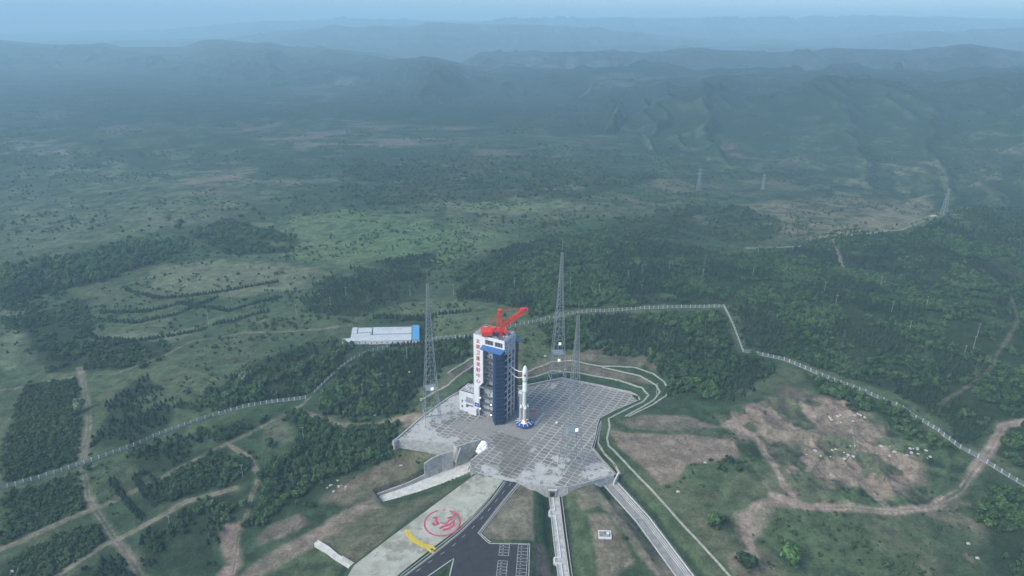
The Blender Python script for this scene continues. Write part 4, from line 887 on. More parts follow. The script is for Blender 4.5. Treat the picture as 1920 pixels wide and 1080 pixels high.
# white column with lettering: wide above, narrower below the slant
col = MB(); CW = 8.0
prof = [(0, 0), (4.4, 0), (4.4, 24.5), (CW, 29.5), (CW, HT), (0, HT)]
vs = [(x, 0, z) for x, z in prof] + [(x, 1.4, z) for x, z in prof]; n6 = 6
col.add(vs, [tuple(range(n6)), tuple(range(2*n6-1, n6-1, -1))] + [((i+1) % n6, i, n6 + i, n6 + (i+1) % n6) for i in range(n6)])
col.box(0, .5, 1.4, 17.5, 0, HT)
part(col, 'white_column', M['white'])
def text_mesh(ch, size, m, name, par, loc, rot, ext=.02):
    cu = bpy.data.curves.new(name, 'FONT'); cu.body = ch; cu.size = size; cu.extrude = ext; cu.align_x = 'CENTER'; cu.align_y = 'CENTER'; cu.resolution_u = 2; cu.offset = size * .018
    o = bpy.data.objects.new(name, cu); COL.objects.link(o); dg = bpy.context.evaluated_depsgraph_get()
    me = bpy.data.meshes.new_from_object(o.evaluated_get(dg)); bpy.data.objects.remove(o); o = link(name, me, m, par, loc); o.rotation_euler = rot; return o
for k, ch in enumerate('太原卫星发射中心'):
    text_mesh(ch, 3.9, M['redtext'], 'red_character', T, (4.0, -.06, 63.6 - k * 4.85), (R(90), 0, 0))
part(MB().box(.9, 4.9, -.35, -.003, 7.0, 10.2), 'blue_sign', M['table_blue'])
text_mesh('9A', 2.0, M['white'], 'sign_lettering', T, (2.9, -.4, 8.6), (R(90), 0, 0)).scale = (1, .7, 1)
# main block: roof slab, floors, walls of the recess
BL, AL = 26.4, 17.0
REC = 3.5      # recess depth behind the front plane
part(MB().box(.5, BL, AL - .6, AL, 0, HT - .8), 'rear_wall', M['grey'])
part(MB().box(3.9, 4.4, 1.41, AL - .6, 0, 25.2).box(CW, CW + .4, .003, AL-.6, 29, HT - 1), 'side_wall', M['grey'])
rc = MB(); rc.box(CW + .4, 17.0, REC + 1.5, REC + 2, 26, 61); rc.box(4.4, 17.0, REC, REC + .5, .1, 25.2)
part(rc, 'recess_wall', M['recess'])
for k in range(17):
    z = 4.2 + k * 3.25
    if 24 < z < 29: continue
    y = REC - .12 if z < 25 else REC + 1.38
    part(MB().box(11.7, 12.7, y, y + .1, z, z + 1.5), 'window', M['window'])
for k in range(6):
    wr = MB(); z = 8 + k * 8.7; wr.box(CW+.4 if z > 26 else 4.4, 10.2, REC+1.2 if z > 26 else REC-.2, REC+1.45 if z > 26 else REC-.05, z, z + 5.2); part(wr, 'dark_panel', M['dgrey'])
for z in (5.0, 10.8, 16.5, 25.4, 33, 38.5, 43.5, 49):
    b0 = 4.4 if z < 26 else CW + .4
    g = MB(); g.box(b0, 16.9, .3, REC - .2 if z < 26 else REC + 1.2, z, z + .22)
    for x in np.arange(b0 + .4, 16.8, 2.0): g.bar((x, .4, z), (x, .4, z + 1.3), .1)
    g.bar((b0, .4, z + 1.25), (16.8, .4, z + 1.25), .12); g.bar((b0, .4, z + .7), (16.8, .4, z + .7), .08)
    part(g, 'gallery', M['dgrey'])
for z in (25.4, 33, 38.5, 43.5): part(MB().bar((CW + 1, .8, z + .3), (CW + 4, 2.2, z + 4.8), .5), 'stair', M['dgrey'])
part(MB().box(4.42, 5.4, -.25, .3, 0, 25.3).box(4.42, 9, -.2, .3, 24.9, 25.3), 'grey_fin', M['grey'])
for x, z in ((5.4, 15.6), (5.4, 6.0), (15.4, 12.2), (15.4, 3.0)):
    part(MB().box(x - .45, x + .45, -.25, .2, z - .45, z + .45), 'work_lamp', M['lamp_dim'])
    part(MB().box(x - 1.5, x + 1.3, .3, 2.6, z - 1.6, z + .2), 'lamp_bracket', M['dgrey'])
for z in (12, 21.5):
    h = MB(); h.lathe([(2.6, 0), (2.6, .25)], 20, cap=True); o = part(h, 'round_hatch', M['grey'], T, (10.5, REC - .35, z)); o.rotation_euler = (R(90), 0, 0)
# blue rotating platform: angled shell standing in front of the block
A_, B_, C_ = (18.0, -1.6), (23.0, -6.8), (28.2, -2.2)
D_ = (BL - .2, .9); E_ = (17.0, 3.0)
HB = 60.6
bw = MB(); bw.wall([A_, B_], [.05]*2, [HB]*2, .5); part(bw, 'dark_blue_panel', M['blue_dark'])
bw = MB(); bw.wall([B_, C_], [.05]*2, [HB]*2, .5); bw.wall([C_, D_], [.05]*2, [HB]*2, .5); bw.wall([A_, E_], [.05]*2, [HB]*2, .4); part(bw, 'blue_cladding', M['blue'])
fl_ = [B_, C_, D_, E_, A_]
part(MB().prism(fl_, HB - .3, HB), 'blue_top', M['blue'])
dv_ = Vector((C_[0]-B_[0], C_[1]-B_[1], 0)); L_ = dv_.length; dv_.normalize(); nv = Vector((dv_.y, -dv_.x, 0))
def bp_(t, z, o_=0): return Vector((B_[0], B_[1], 0)) + dv_ * t * L_ + nv * (.25 + o_) + Vector((0, 0, z))
rib = MB()
for k in range(18): z = 1.2 + k * 3.3; rib.bar(bp_(0, z, .12), bp_(1, z, .12), .22, .5); rib.bar(bp_(0, z + 1.1, .05), bp_(1, z + 1.1, .05), .12, .12)
for t in (0.02, .34, .66, .98): rib.bar(bp_(t, 0, .1), bp_(t, HB, .1), .22)
part(rib, 'platform_rib', M['blue_dark'])
for k in range(17):
    for t in (.18, .5, .82):
        z = 2.3 + k * 3.3; p = bp_(t, z, .05); part(MB().bar(p - dv_ * .7, p + dv_ * .7, .16, 1.3), 'opening', M['window'])
# right-hand open steel frame with dark red floors behind
def fr(y, z, x=BL): return (x, y, z)
fm = MB()
for y in (.3, 6.0, 11.8, AL - .3): fm.bar(fr(y, 0), fr(y, HT - .2), .85)
for k in range(12):
    z = 4.2 + k * 5.3
    if z < HT - 8: fm.bar(fr(.3, z), fr(AL - .3, z), .5)
for k, (a, b) in enumerate([(3, 4), (7, 8), (11, 12), (14, 15)]):
    z0_, z1_ = 3.6 + a * 3.55, 3.6 + b * 3.55; fm.bar(fr(6, z0_), fr(11.8, z1_), .4); fm.bar(fr(6, z1_), fr(11.8, z0_), .4)
for z in (20, 23, 44.3): fm.bar(fr(.3, z), fr(-2.4, z + 3.5), .5)
part(fm, 'white_frame', M['white_steel'])
fi = MB()
for y in (2.6, 9, 14.2): fi.bar((BL - 3, y, 0), (BL - 3, y, HT - 9), .9)
for k in range(18): z = 3.0 + k * 3.4; fi.box(BL - 8, BL - .6, .8, AL - .8, z, z + .25)
part(fi, 'maroon_floors', M['maroon'])
fi = MB(); fi.box(BL - 8.5, BL - 8, .8, AL - .8, 0, HT - 9); 
for k in range(17):
    if k % 3 != 1: fi.box(BL - 7.2, BL - 1.4, 3.4 + (k % 2) * 4, 8.2 + (k % 2) * 4, 3.3 + k * 3.4, 5.7 + k * 3.4)
part(fi, 'inner_wall', M['blue_dark'])
# head house
hh = MB(); hh.box(.5, BL, .2, AL, HT - 1.0, HT - .4)
hh.box(CW + .1, BL, -.1, .5, 60.8, 62.6); hh.box(CW + .1, BL, -.1, .4, HT - 1.7, HT - .35); hh.box(CW + .1, 10.2, -.1, .5, 62.6, HT - 1.7); hh.box(17.2, 18.4, -.1, .5, 62.6, HT - 1.7); hh.box(BL - 1.2, BL + .1, -.15, .6, 60.8, HT - .2)
part(hh, 'head_house', M['white'])
part(MB().box(10.2, BL - 1.2, .9, 1.2, 62.6, HT - 1.7), 'dark_glazing', M['window'])
gb = MB()
for x in np.arange(10.6, BL - 1.4, 1.35): gb.box(x, x + .28, .55, .85, 62.6, HT - 1.7)
part(gb, 'mullions', M['grey'])
par = MB()
for x0, x1, y0, y1 in ((0, BL, -.1, .35), (0, BL, AL - .35, AL + .1), (-.05, .4, .35, AL-.35), (BL - .4, BL + .1, .35, AL-.35)): par.box(x0, x1, y0, y1, HT - .38, HT + .75)
part(par, 'parapet', M['white'])
hx = MB()
for y0, y1 in ((.3, 6), (6, 11.8), (11.8, AL - .3)):
    for z0_, z1_ in ((59.0, 63.5), (63.5, HT)): hx.bar(fr(y0, z0_), fr(y1, z1_), .5); hx.bar(fr(y0, z1_), fr(y1, z0_), .5); hx.bar(fr(y0, z0_), fr(y1, z0_), .8)
hx.box(BL - .5, BL - .2, 0, AL, HT, HT + 1.6)
for y in np.arange(12, AL, 1.3): hx.bar((BL - 4, y, HT + 2.2), (BL, y, HT + 2.2), .25)
part(hx, 'head_bracing', M['white_steel'])
rf = MB()
rs = random.Random(3)
for k in range(34):
    x = rs.uniform(1.5, 23.5); y = rs.uniform(1.5, 16)
    if 9 < x < 20 and 3 < y < 13: continue
    part(MB().box(x, x + rs.uniform(.6, 2.2), y, y + rs.uniform(.5, 1.6), HT - .39, HT + rs.uniform(.3, 1.3)), 'roof_unit', M['grey'])
for k in range(9): rf.bar((1.2, 1.5 + k * 1.7, HT + .9), (8.5, 1.5 + k * 1.7, HT + .9), .22)
for k in range(5): rf.bar((1.2 + k * 1.8, 1.5, HT + 1.0), (1.2 + k * 1.8, 15.5, HT + 1.0), .2)
part(rf, 'roof_grating', M['white_steel'])
part(MB().box(.6, BL - .6, .5, AL - .5, HT - .395, HT - .33), 'roof_deck', M['dgrey'])
rl = MB()
for a, b in (((.2, .2), (.2, AL)), ((.2, AL), (14, AL))):
    rl.bar((*a, HT + 1.9), (*b, HT + 1.9), .1)
part(rl, 'roof_railing', M['white_steel'])
part(MB().box(7.5, 11, 12, 14.8, HT - .39, HT + 2.2), 'roof_hut', M['white'])
# blue canopies
cn = MB(); cn.add([(CW + .2, -.12, 61.9), (BL + .9, -.12, 61.9), (BL + 1.2, -7.2, 61.5), (CW + 1.4, -6.4, 61.5), (CW + .2, -.12, 60.9), (BL + .9, -.12, 60.9), (BL + 1.2, -7.2, 60.7), (CW + 1.4, -6.4, 60.7)], [(3,2,1,0),(4,5,6,7),(2,3,7,6),(1,2,6,5),(3,0,4,7),(0,1,5,4)])
part(cn, 'front_canopy', M['blue_roof'])
# rear hoist shaft
hs = MB()
for x, y in ((BL - 5, AL + .4), (BL + .2, AL + .4), (BL - 5, AL + 5), (BL + .2, AL + 5)): hs.bar((x, y, 0), (x, y, 61), .5)
for k in range(22):
    z = 1 + k * 2.85
    hs.bar((BL + .2, AL + .4, z), (BL + .2, AL + 5, z), .4); hs.bar((BL + .2, AL + .4, z), (BL + .2, AL + 5, z + 2.8), .3); hs.bar((BL - 5, AL + .4, z), (BL + .2, AL + .4, z), .4)
hs.box(BL - 4.6, BL - .2, AL + .8, AL + 4.6, 0, 61)
part(hs, 'hoist_shaft', M['maroon'])
cn = MB(); cn.add([(BL - 5.5, AL + .2, 62.5), (BL + 2.5, AL + .2, 62.5), (BL + 2.5, AL + 7.5, 61.3), (BL - 5.5, AL + 7.5, 61.3), (BL - 5.5, AL + .2, 62.0), (BL + 2.5, AL + .2, 62.0), (BL + 2.5, AL + 7.5, 60.8), (BL - 5.5, AL + 7.5, 60.8)], [(0,1,2,3),(7,6,5,4),(3,2,6,7),(1,0,4,5),(2,1,5,6),(0,3,7,4)])
part(cn, 'rear_canopy', M['blue_roof'])
# annex at the foot
AN = part(MB().box(-13.2, -.05, -.5, 12.5, 0, 17.0), 'annex', M['white'])
MB().box(-12.7, -.5, 0, 12, 17.003, 17.15).build('annex_roof', M['dgrey'], AN)
ar = MB()
for k in range(7): ar.bar((-12.6, 1 + k * 1.7, 17.7), (-.6, 1 + k * 1.7, 17.7), .3)
for k in range(6): ar.bar((-12 + k * 2.2, .5, 17.8), (-12 + k * 2.2, 11.8, 17.8), .3)
for k in range(8): x = rs.uniform(-12, -3); y = rs.uniform(1, 10); ar.box(x, x + 1.6, y, y + 1.2, 17.1, 18.3)
ar.build('roof_pipework', M['white_steel'], AN)
for x, z in ((-10.6, 8.6), (-10.6, 3.8)): MB().box(x - .55, x + .55, -.62, -.503, z - 1, z + 1).build('window', M['window'], AN)
bal = MB(); bal.box(-7.2, -.4, -1.8, -.503, 9.6, 9.9)
for x in (-7, -5, -3, -1): bal.bar((x, -1.7, 9.9), (x, -1.7, 12.2), .14)
bal.bar((-7.2, -1.7, 11.3), (-.4, -1.7, 11.3), .14); bal.box(-7.0, -.6, -.56, -.503, 10.0, 13.4); bal.build('balcony', M['grey'], AN)
MB().box(-7.0, -.5, -.7, -.503, 4.2, 6.8).build('louvre', M['dgrey'], AN)
MB().box(-4.2, 3.4, -2.4, -.503, 0, 5.8).build('porch', M['white'], AN)
MB().box(-5.0, -4.25, -.6, -.503, 0, 4.0).build('door', M['dgrey'], AN)
# red roof crane
cx0, cy0 = 18.5, 9.5
cb_, ct_ = ul(908, 632, 76), None
CR = bpy.data.objects.new('roof_crane', MB().lathe([(1.9, 0), (1.9, 4.2), (2.6, 4.3), (2.6, 5.2)], 16).mesh('roof_crane')); COL.objects.link(CR); CR.data.materials.append(M['red']); CR.parent = T; CR.location = (cx0, cy0, HT - .3)
tipw = un(988, 581, 88); tl = p2l(*tipw); ang = math.atan2(tl[1] - cy0, tl[0] - cx0); LB = math.hypot(tl[1] - cy0, tl[0] - cx0)
CR.rotation_euler = (0, 0, ang)
def cpart(mb, nm, m=None): return mb.build(nm, m or M['red'], CR)
zt = 88 - HT + .3
bo = MB()
for s in (-1, 1):
    bo.bar((0, 1.9 * s, 5.4), (LB, .7 * s, zt), .62); bo.bar((0, 1.9 * s, 9.0), (LB * .96, .7 * s, zt + 1.9), .62)
n_b = 11
for k in range(n_b):
    f0, f1 = k / n_b, (k + 1) / n_b
    for s in (-1, 1):
        lo = lambda f: Vector((LB * f, (1.9 - 1.2 * f) * s, 5.4 + (zt - 5.4) * f)); hi = lambda f: Vector((LB * .96 * f, (1.9 - 1.2 * f) * s, 9.0 + (zt + 1.9 - 9.0) * f))
        bo.bar(lo(f0), hi(f1) if k % 2 else hi(f0), .26); bo.bar(hi(f0), lo(f1), .26)
    bo.bar((LB * .96 * f1, -(1.9 - 1.2 * f1), 9.0 + (zt - 7.1) * f1), (LB * .96 * f1, (1.9 - 1.2 * f1), 9.0 + (zt - 7.1) * f1), .26)
cpart(bo, 'boom')
cpart(MB().box(LB * .74, LB * .9, -1.5, 1.5, zt - .9, zt + 1.5).box(LB - .6, LB + .8, -.9, .9, zt - .8, zt + 1.4), 'boom_head')
LC = 8.5
cj = MB(); cj.box(-LC, 1.5, -2.4, -1.6, 4.0, 5.4).box(-LC, 1.5, 1.6, 2.4, 4.0, 5.4).box(-3, 2, -1.6, 1.6, 4.6, 5.4).box(-8, -5, -1.6, 1.6, 5.0, 6.6); cpart(cj, 'counter_jib')
cwm = MB(); cwm.add([(-LC-6.5, -5.2, 5.6), (-LC+1.5, -5.2, 5.6), (-LC+1.5, 5.2, 5.6), (-LC-6.5, 5.2, 5.6), (-LC-6.5, -5.2, 2.6), (-LC+1.5, -5.2, 2.6), (-LC+1.5, 5.2, 2.6), (-LC-6.5, 5.2, 2.6), (-LC-5, -3, .9), (-LC+.6, -3, .9), (-LC+.6, 3, .9), (-LC-5, 3, .9)],
   [(0,1,2,3),(4,0,3,7),(1,0,4,5),(2,1,5,6),(3,2,6,7),(5,4,8,9),(6,5,9,10),(7,6,10,11),(4,7,11,8),(11,10,9,8)]); cpart(cwm, 'machinery_house')
ap = MB(); ZA = 20.5
for s in (-1, 1):
    ap.bar((1.5, 2.0 * s, 5), (-.4, 1.3 * s, ZA), .6); ap.bar((-3.8, 2.0 * s, 5), (-1.6, 1.3 * s, ZA), .6)
    for k in range(4): a = 5 + 4 * k; ap.bar((1.5 - k * .45, 2.0 * s, a), (-3.8 + (k+1) * .5, 2.0 * s, a + 4), .3)
for k in range(5): z = 6 + k * 3.6; ap.bar((-.8 - .0 * k, -2, z), (-.8, 2, z), .45); 
ap.box(-2.4, .4, -1.8, 1.8, ZA - .4, ZA + .8); cpart(ap, 'mast')
ty = MB()
for s in (-1, 1): ty.bar((-1, 1.2 * s, ZA), (-LC - 2, 2.6 * s, 5.5), .2); ty.bar((-.6, .9 * s, ZA), (LB * .8, .7 * s, zt + 1.2), .13)
cpart(ty, 'tie_bars')
cpart(MB().box(2.2, 4.4, -4.2, -1.9, 3.2, 6.0), 'cab')
# swing arms reaching the rocket
RK = (*un(982.5, 797, 0), 0); rkl = p2l(RK[0], RK[1])
for z, sag in ((45.8, 1.3), (41.2, 2.4)):
    a = Vector((BL + .4, 5.0, z + 2.6)); b = Vector((rkl[0] - 1.9, rkl[1] - .3, z)); pts = []
    for k in range(13): f = k / 12; p = a.lerp(b, f ** .8); p.z = a.z + (b.z - a.z) * (1 - (1 - f) ** 2) - sag * math.sin(math.pi * f); pts.append(p)
    part(MB().tube(pts, .38, 8), 'swing_arm', M['white_steel'])
# ---------------------------------------------------------------- rocket
RO = empty('rocket', RK, R(20), 'white rocket with four strap-on boosters standing on the blue launch table', 'rocket')
rr = MB(); rr.lathe([(1.35, 4.2), (1.42, 5), (1.42, 29.4), (1.45, 29.5)], 28)
rr.build('core_stage', M['rocket'], RO)
MB().lathe([(1.46, 29.5), (1.95, 29.7), (1.95, 30.3), (1.72, 30.4), (1.70, 37.8)], 28).build('second_stage', M['rocket_green'], RO)
MB().lathe([(1.70, 37.8), (1.85, 39.2), (2.02, 40.4), (2.04, 46.2), (1.94, 47.4), (1.62, 48.8), (1.10, 50.0), (.55, 50.8), (.12, 51.1)], 28).build('fairing', M['rocket'], RO)
MB().lathe([(2.065, 45.1), (2.065, 45.25)], 28, cap=False).build('fairing_band', M['grey'], RO)
for p in RO.children:
    for q in p.data.polygons: q.use_smooth = len(q.vertices) == 4
fg = MB()
for k in range(5):
    a0, a1 = R(222 + k * 9), R(231 + k * 9); r_f = 2.09
    fg.add([(r_f*math.cos(a0), r_f*math.sin(a0), 42.9), (r_f*math.cos(a1), r_f*math.sin(a1), 42.9), (r_f*math.cos(a1), r_f*math.sin(a1), 44.6), (r_f*math.cos(a0), r_f*math.sin(a0), 44.6)], [(0,1,2,3)])
fg.build('flag', M['flagred'], RO)
for k, a in enumerate((268, 358, 88, 178)):
    c, s = math.cos(R(a)) * 2.65, math.sin(R(a)) * 2.65
    bo_ = MB().lathe([(.55, 4.3), (.9, 4.6), (.95, 5.2), (.95, 16.0), (1.0, 16.05), (1.0, 16.4), (.85, 16.6), (.35, 18.3), (.08, 18.8)], 18, c, s); b2 = bo_.build('booster', M['rocket'], RO)
    MB().lathe([(.97, 5.4), (.97, 15.6)], 18, c, s, cap=False).build('booster_casing', M['grey'], b2)
    MB().lathe([(.75, 3.3), (.5, 4.4)], 14, c, s).build('nozzle', M['dgrey'], b2)
    for q in b2.data.polygons: q.use_smooth = True
MB().lathe([(1.0, 3.1), (.75, 4.3)], 16).build('nozzle', M['dgrey'], RO)
fl2 = MB().lathe([(.2, 1.0), (1.5, 1.7), (2.0, 2.6), (1.5, 3.5), (.7, 4.1)], 14, 0, 0); o = fl2.build('engine_flame', M['flame'], RO)
# umbilical mast behind the rocket
um = empty('umbilical_mast', (RK[0] - 2.0, RK[1] + 6.0, 0), -TH, 'slim white lattice umbilical mast just behind the rocket', 'mast')
lm = MB()
for x in (-1.1, 1.1):
    for y in (-1.1, 1.1): lm.bar((x, y, 0), (x, y, 27), .3)
for k in range(9):
    z = k * 3
    for s in (-1.1, 1.1): lm.bar((-1.1, s, z), (1.1, s, z + 3), .2); lm.bar((-1.1, s, z + 3), (1.1, s, z + 3), .22); lm.bar((s, -1.1, z), (s, 1.1, z + 3), .2)
lm.build('lattice', M['white_steel'], um); MB().box(-2.2, .6, -1.4, 1.2, 24.2, 26.2).build('head_platform', M['white'], um)
# ---------------------------------------------------------------- launch table
LT = empty('launch_table', RK, R(9), 'round blue launch table with pale radial brackets under the rocket', 'launch table')
MB().lathe([(4.4, 1.0), (6.4, 1.1), (7.0, 2.0), (6.7, 3.0), (5.3, 3.6), (4.1, 3.6), (3.2, 2.8), (3.2, 1.2)], 12, cap=False).build('ring', M['table_blue'], LT)
for k in range(12):
    a = math.tau * (k + .5) / 12; u_ = Vector((math.cos(a), math.sin(a), 0)); t = MB()
    t.bar(u_ * 3.3 + Vector((0, 0, 3.5)), u_ * 5.4 + Vector((0, 0, 3.95)), .55, .5); t.bar(u_ * 5.4 + Vector((0, 0, 3.9)), u_ * 6.9 + Vector((0, 0, 2.9)), .35, .35); t.build('bracket', M['white_steel'], LT)
    if k % 2 == 0:
        t = MB(); t.bar(u_ * 5.6 + Vector((0, 0, 0)), u_ * 5.6 + Vector((0, 0, 1.4)), .9, .9); t.build('leg', M['dgrey'], LT)
MB().lathe([(1.6, .3), (3.1, 1.0)], 12, cap=False).build('flame_opening', M['dgrey'], LT)
for k in range(4):
    a = R(35 + 90 * k); MB().bar((3.1 * math.cos(a), 3.1 * math.sin(a), 3.2), (2.2 * math.cos(a), 2.2 * math.sin(a), 4.6), .6).build('hold_down_arm', M['grey'], LT)
MB().box(4.0, 5.4, -1.6, -.4, 3.6, 5.2).build('control_box', M['blue_dark'], LT)
# hoses and stands right of the table
gs = MB(); rs = random.Random(5)
for k in range(4):
    p = Vector(un(1003 + k * 4.5, 798 - k * 5.5, 0)); q = p + Vector((1.5, 2.2)); gs.bar((p.x, p.y, .3), (p.x, p.y, 2.6), .2); gs.bar((p.x, p.y, 2.5), (q.x, q.y, 2.5), .28); gs.bar((q.x, q.y, 2.5), (q.x, q.y, 0), .2); gs.bar((q.x, q.y, 1), (p.x, p.y, .3), .2)
tag(gs.build('hose_rack', M['white_steel']), 'row of white pipe racks beside the launch table', 'pipe rack')
x_, y_ = un(999, 771, 0); rm = MB(); rm.prism([(x_-2.6, y_-1.8), (x_+2.4, y_-2.2), (x_+3, y_+1.6), (x_-1.8, y_+2.2)], .01, .16); rm.box(x_-1.2, x_+1.2, y_-.6, y_+.6, .16, .5)
tag(rm.build('tarpaulin', M['redmat']), 'faded red sheet lying on the slabs right of the rocket', 'sheet')
x_, y_ = un(1043.5, 797, 0); t = empty('floodlight', (x_, y_, 0), 0, 'small white portable floodlight standing alone on the slabs', 'floodlight'); MB().bar((0,0,0),(0,0,1.6),.2).box(-.9,.9,-.12,.12,0,.2).build('stand', M['steel'], t); MB().lathe([(.5,1.5),(1.0,2.0),(1.0,2.5),(.4,2.8)], 12).build('head', M['white'], t)
# ---------------------------------------------------------------- lattice masts
def lattice_mast(px, py, H, base, rz, lamps, label):
    x, y = un(px, py, 0); m_ = empty('lightning_mast', (x, y, 0), rz, label, 'lattice mast', 'steel lattice masts round the pad')
    wf = lambda z: base * .5 * (.10 + .90 * (1 - z / (H * .93)) ** 1.35) if z < H * .93 else .14
    zs = [0, H * .07]; 
    while zs[-1] < H * .90: zs.append(min(zs[-1] + max(2.4, wf(zs[-1]) * 1.9), H * .92))
    legs = []
    for sx, sy in ((-1, -1), (1, -1), (1, 1), (-1, 1)):
        lg = MB()
        for a, b in zip(zs, zs[1:]): lg.bar((sx * wf(a), sy * wf(a), a), (sx * wf(b), sy * wf(b), b), .33 - .18 * a / H)
        lg.build('leg', M['steel'], m_)
    br_ = MB(); cs = [(-1, -1), (1, -1), (1, 1), (-1, 1)]
    for i, (a, b) in enumerate(zip(zs, zs[1:])):
        th = .19 - .09 * a / H
        for k in range(4):
            p, q = cs[k], cs[(k + 1) % 4]; P0 = Vector((p[0]*wf(a), p[1]*wf(a), a)); Q0 = Vector((q[0]*wf(a), q[1]*wf(a), a)); P1 = Vector((p[0]*wf(b), p[1]*wf(b), b)); Q1 = Vector((q[0]*wf(b), q[1]*wf(b), b))
            br_.bar(P1, Q1, th)
            if i == 0: continue
            mid = (P1 + Q1) / 2; br_.bar(P0, mid, th); br_.bar(Q0, mid, th)
            if wf(a) > 2.2: br_.bar((P0 + mid) / 2, (P0 + P1) / 2, th * .7); br_.bar((Q0 + mid) / 2, (Q0 + Q1) / 2, th * .7)
    br_.build('bracing', M['steel'], m_)
    zp = zs[1] if H > 0 else 8; ld = MB()
    for k in range(4): p = cs[k]; ld.bar((p[0]*wf(zp), p[1]*wf(zp), zp), (cs[(k+1)%4][0]*wf(zp), cs[(k+1)%4][1]*wf(zp), zp), .6, .7)
    ld.build('belt_beam', M['steel'], m_); ld = MB(); z4 = zs[3]; ld.box(-wf(z4)*.9, wf(z4)*.9, -wf(z4)*.9, wf(z4)*.9, z4, z4 + .15)
    ld.build('platform', M['steel'], m_)
    ld = MB(); 
    for s in (-.25, .25): ld.bar((s, 0, 0), (s * .6, 0, H * .9), .12)
    for k in range(int(H * .88 / 1.2)): ld.bar((-.25, 0, 1 + k * 1.2), (.25, 0, 1 + k * 1.2), .07)
    ld.build('ladder', M['steel'], m_)
    MB().bar((0, 0, H * .92), (0, 0, H), .16).build('lightning_rod', M['steel'], m_)
    for lx, lz in lamps:
        l_ = MB().box(lx - 1.0, lx + 1.0, -wf(lz) - .7, -wf(lz) - .35, lz - 1.1, lz + 1.1).build('floodlight', M['lamp'], m_)
    for sx, sy in cs: MB().box(sx*wf(0)-.7, sx*wf(0)+.7, sy*wf(0)-.7, sy*wf(0)+.7, 0, .5).build('footing', M['concrete'], m_)
    return m_
lattice_mast(810, 791, 126, 13.0, R(18), [(0, 31.5)], 'leftmost tall grey steel lattice mast at the pad edge with one bright floodlight')
lattice_mast(1044, 724, 132, 14.0, R(8), [(-.3, 27.5), (.2, 42)], 'tallest grey lattice mast at the back corner of the pad with two bright floodlights')
lattice_mast(1070, 876, 125, 13.5, R(15), [(1.0, 33)], 'near grey lattice mast standing on the slabs at the front right of the pad')
# ---------------------------------------------------------------- perimeter fence
FPX = [(-30,926),(0,919),(130,880),(200,856),(300,816),(370,791),(400,781),(500,757),(573,748),(590,738),(640,691),(665,673),(700,659),(760,646),(880,634),(930,622),(975,610),(1030,598),(1100,586),(1200,580),(1320,577),(1357,576),(1378,620),(1393,660),(1420,665),(1470,676),(1530,701),(1600,728),(1680,761),(1730,791),(1800,841),(1850,869),(1920,912),(1960,938)]
FW = dens(G(*FPX), 4.5)
def zl(P, off=0.0):
    a = np.array(P); return [float(v) + off for v in ground_z(a[:, 0], a[:, 1])]
FZ = zl(FW)
fen = empty('perimeter_fence', (FW[0][0], FW[0][1], FZ[0]), 0, 'long pale security fence with regular posts winding round the whole site', 'fence')
fr0 = Vector(fen.location)
def frel(mb, nm, m, kind=None):
    o = link(nm, mb.mesh(nm), m, fen); o.location = -fr0
    if kind: o['kind'] = kind
    return o
pos3 = [(Vector((p[0], p[1], z))).length for p, z in zip(FW, FZ)]
order = sorted(range(len(FW)), key=lambda i: pos3[i]); near_i = set(order[:100])
def post(mb, i, big=False):
    p = FW[i]; z = FZ[i]; s = .26; mb.box(p[0]-s, p[0]+s, p[1]-s, p[1]+s, z - 1, z + 3.3)
for i in sorted(near_i): mb = MB(); post(mb, i); frel(mb, 'post', M['fence_steel'])
mb = MB(); [post(mb, i) for i in range(len(FW)) if i not in near_i]; frel(mb, 'post', M['fence_steel'], 'stuff')
mb = MB(); mb.wall(FW, [z - 1 for z in FZ], [z + .55 for z in FZ], .3); frel(mb, 'plinth', M['concrete_dark'])
mb = MB(); F2 = dens([(p[0], p[1], z) for p, z in zip(FW, FZ)], .62)
for a, b in zip(FW, FW[1:]): pass
for (a, za), (b, zb) in zip(zip(FW, FZ), zip(FW[1:], FZ[1:])):
    for h in (3.0, 2.2, 1.4, .75): mb.bar((*a, za + h), (*b, zb + h), .10, .12)
for p in F2: mb.bar((p[0], p[1], p[2] + .5), (p[0], p[1], p[2] + 3.05), .13)
frel(mb, 'mesh_panel', M['steel'])

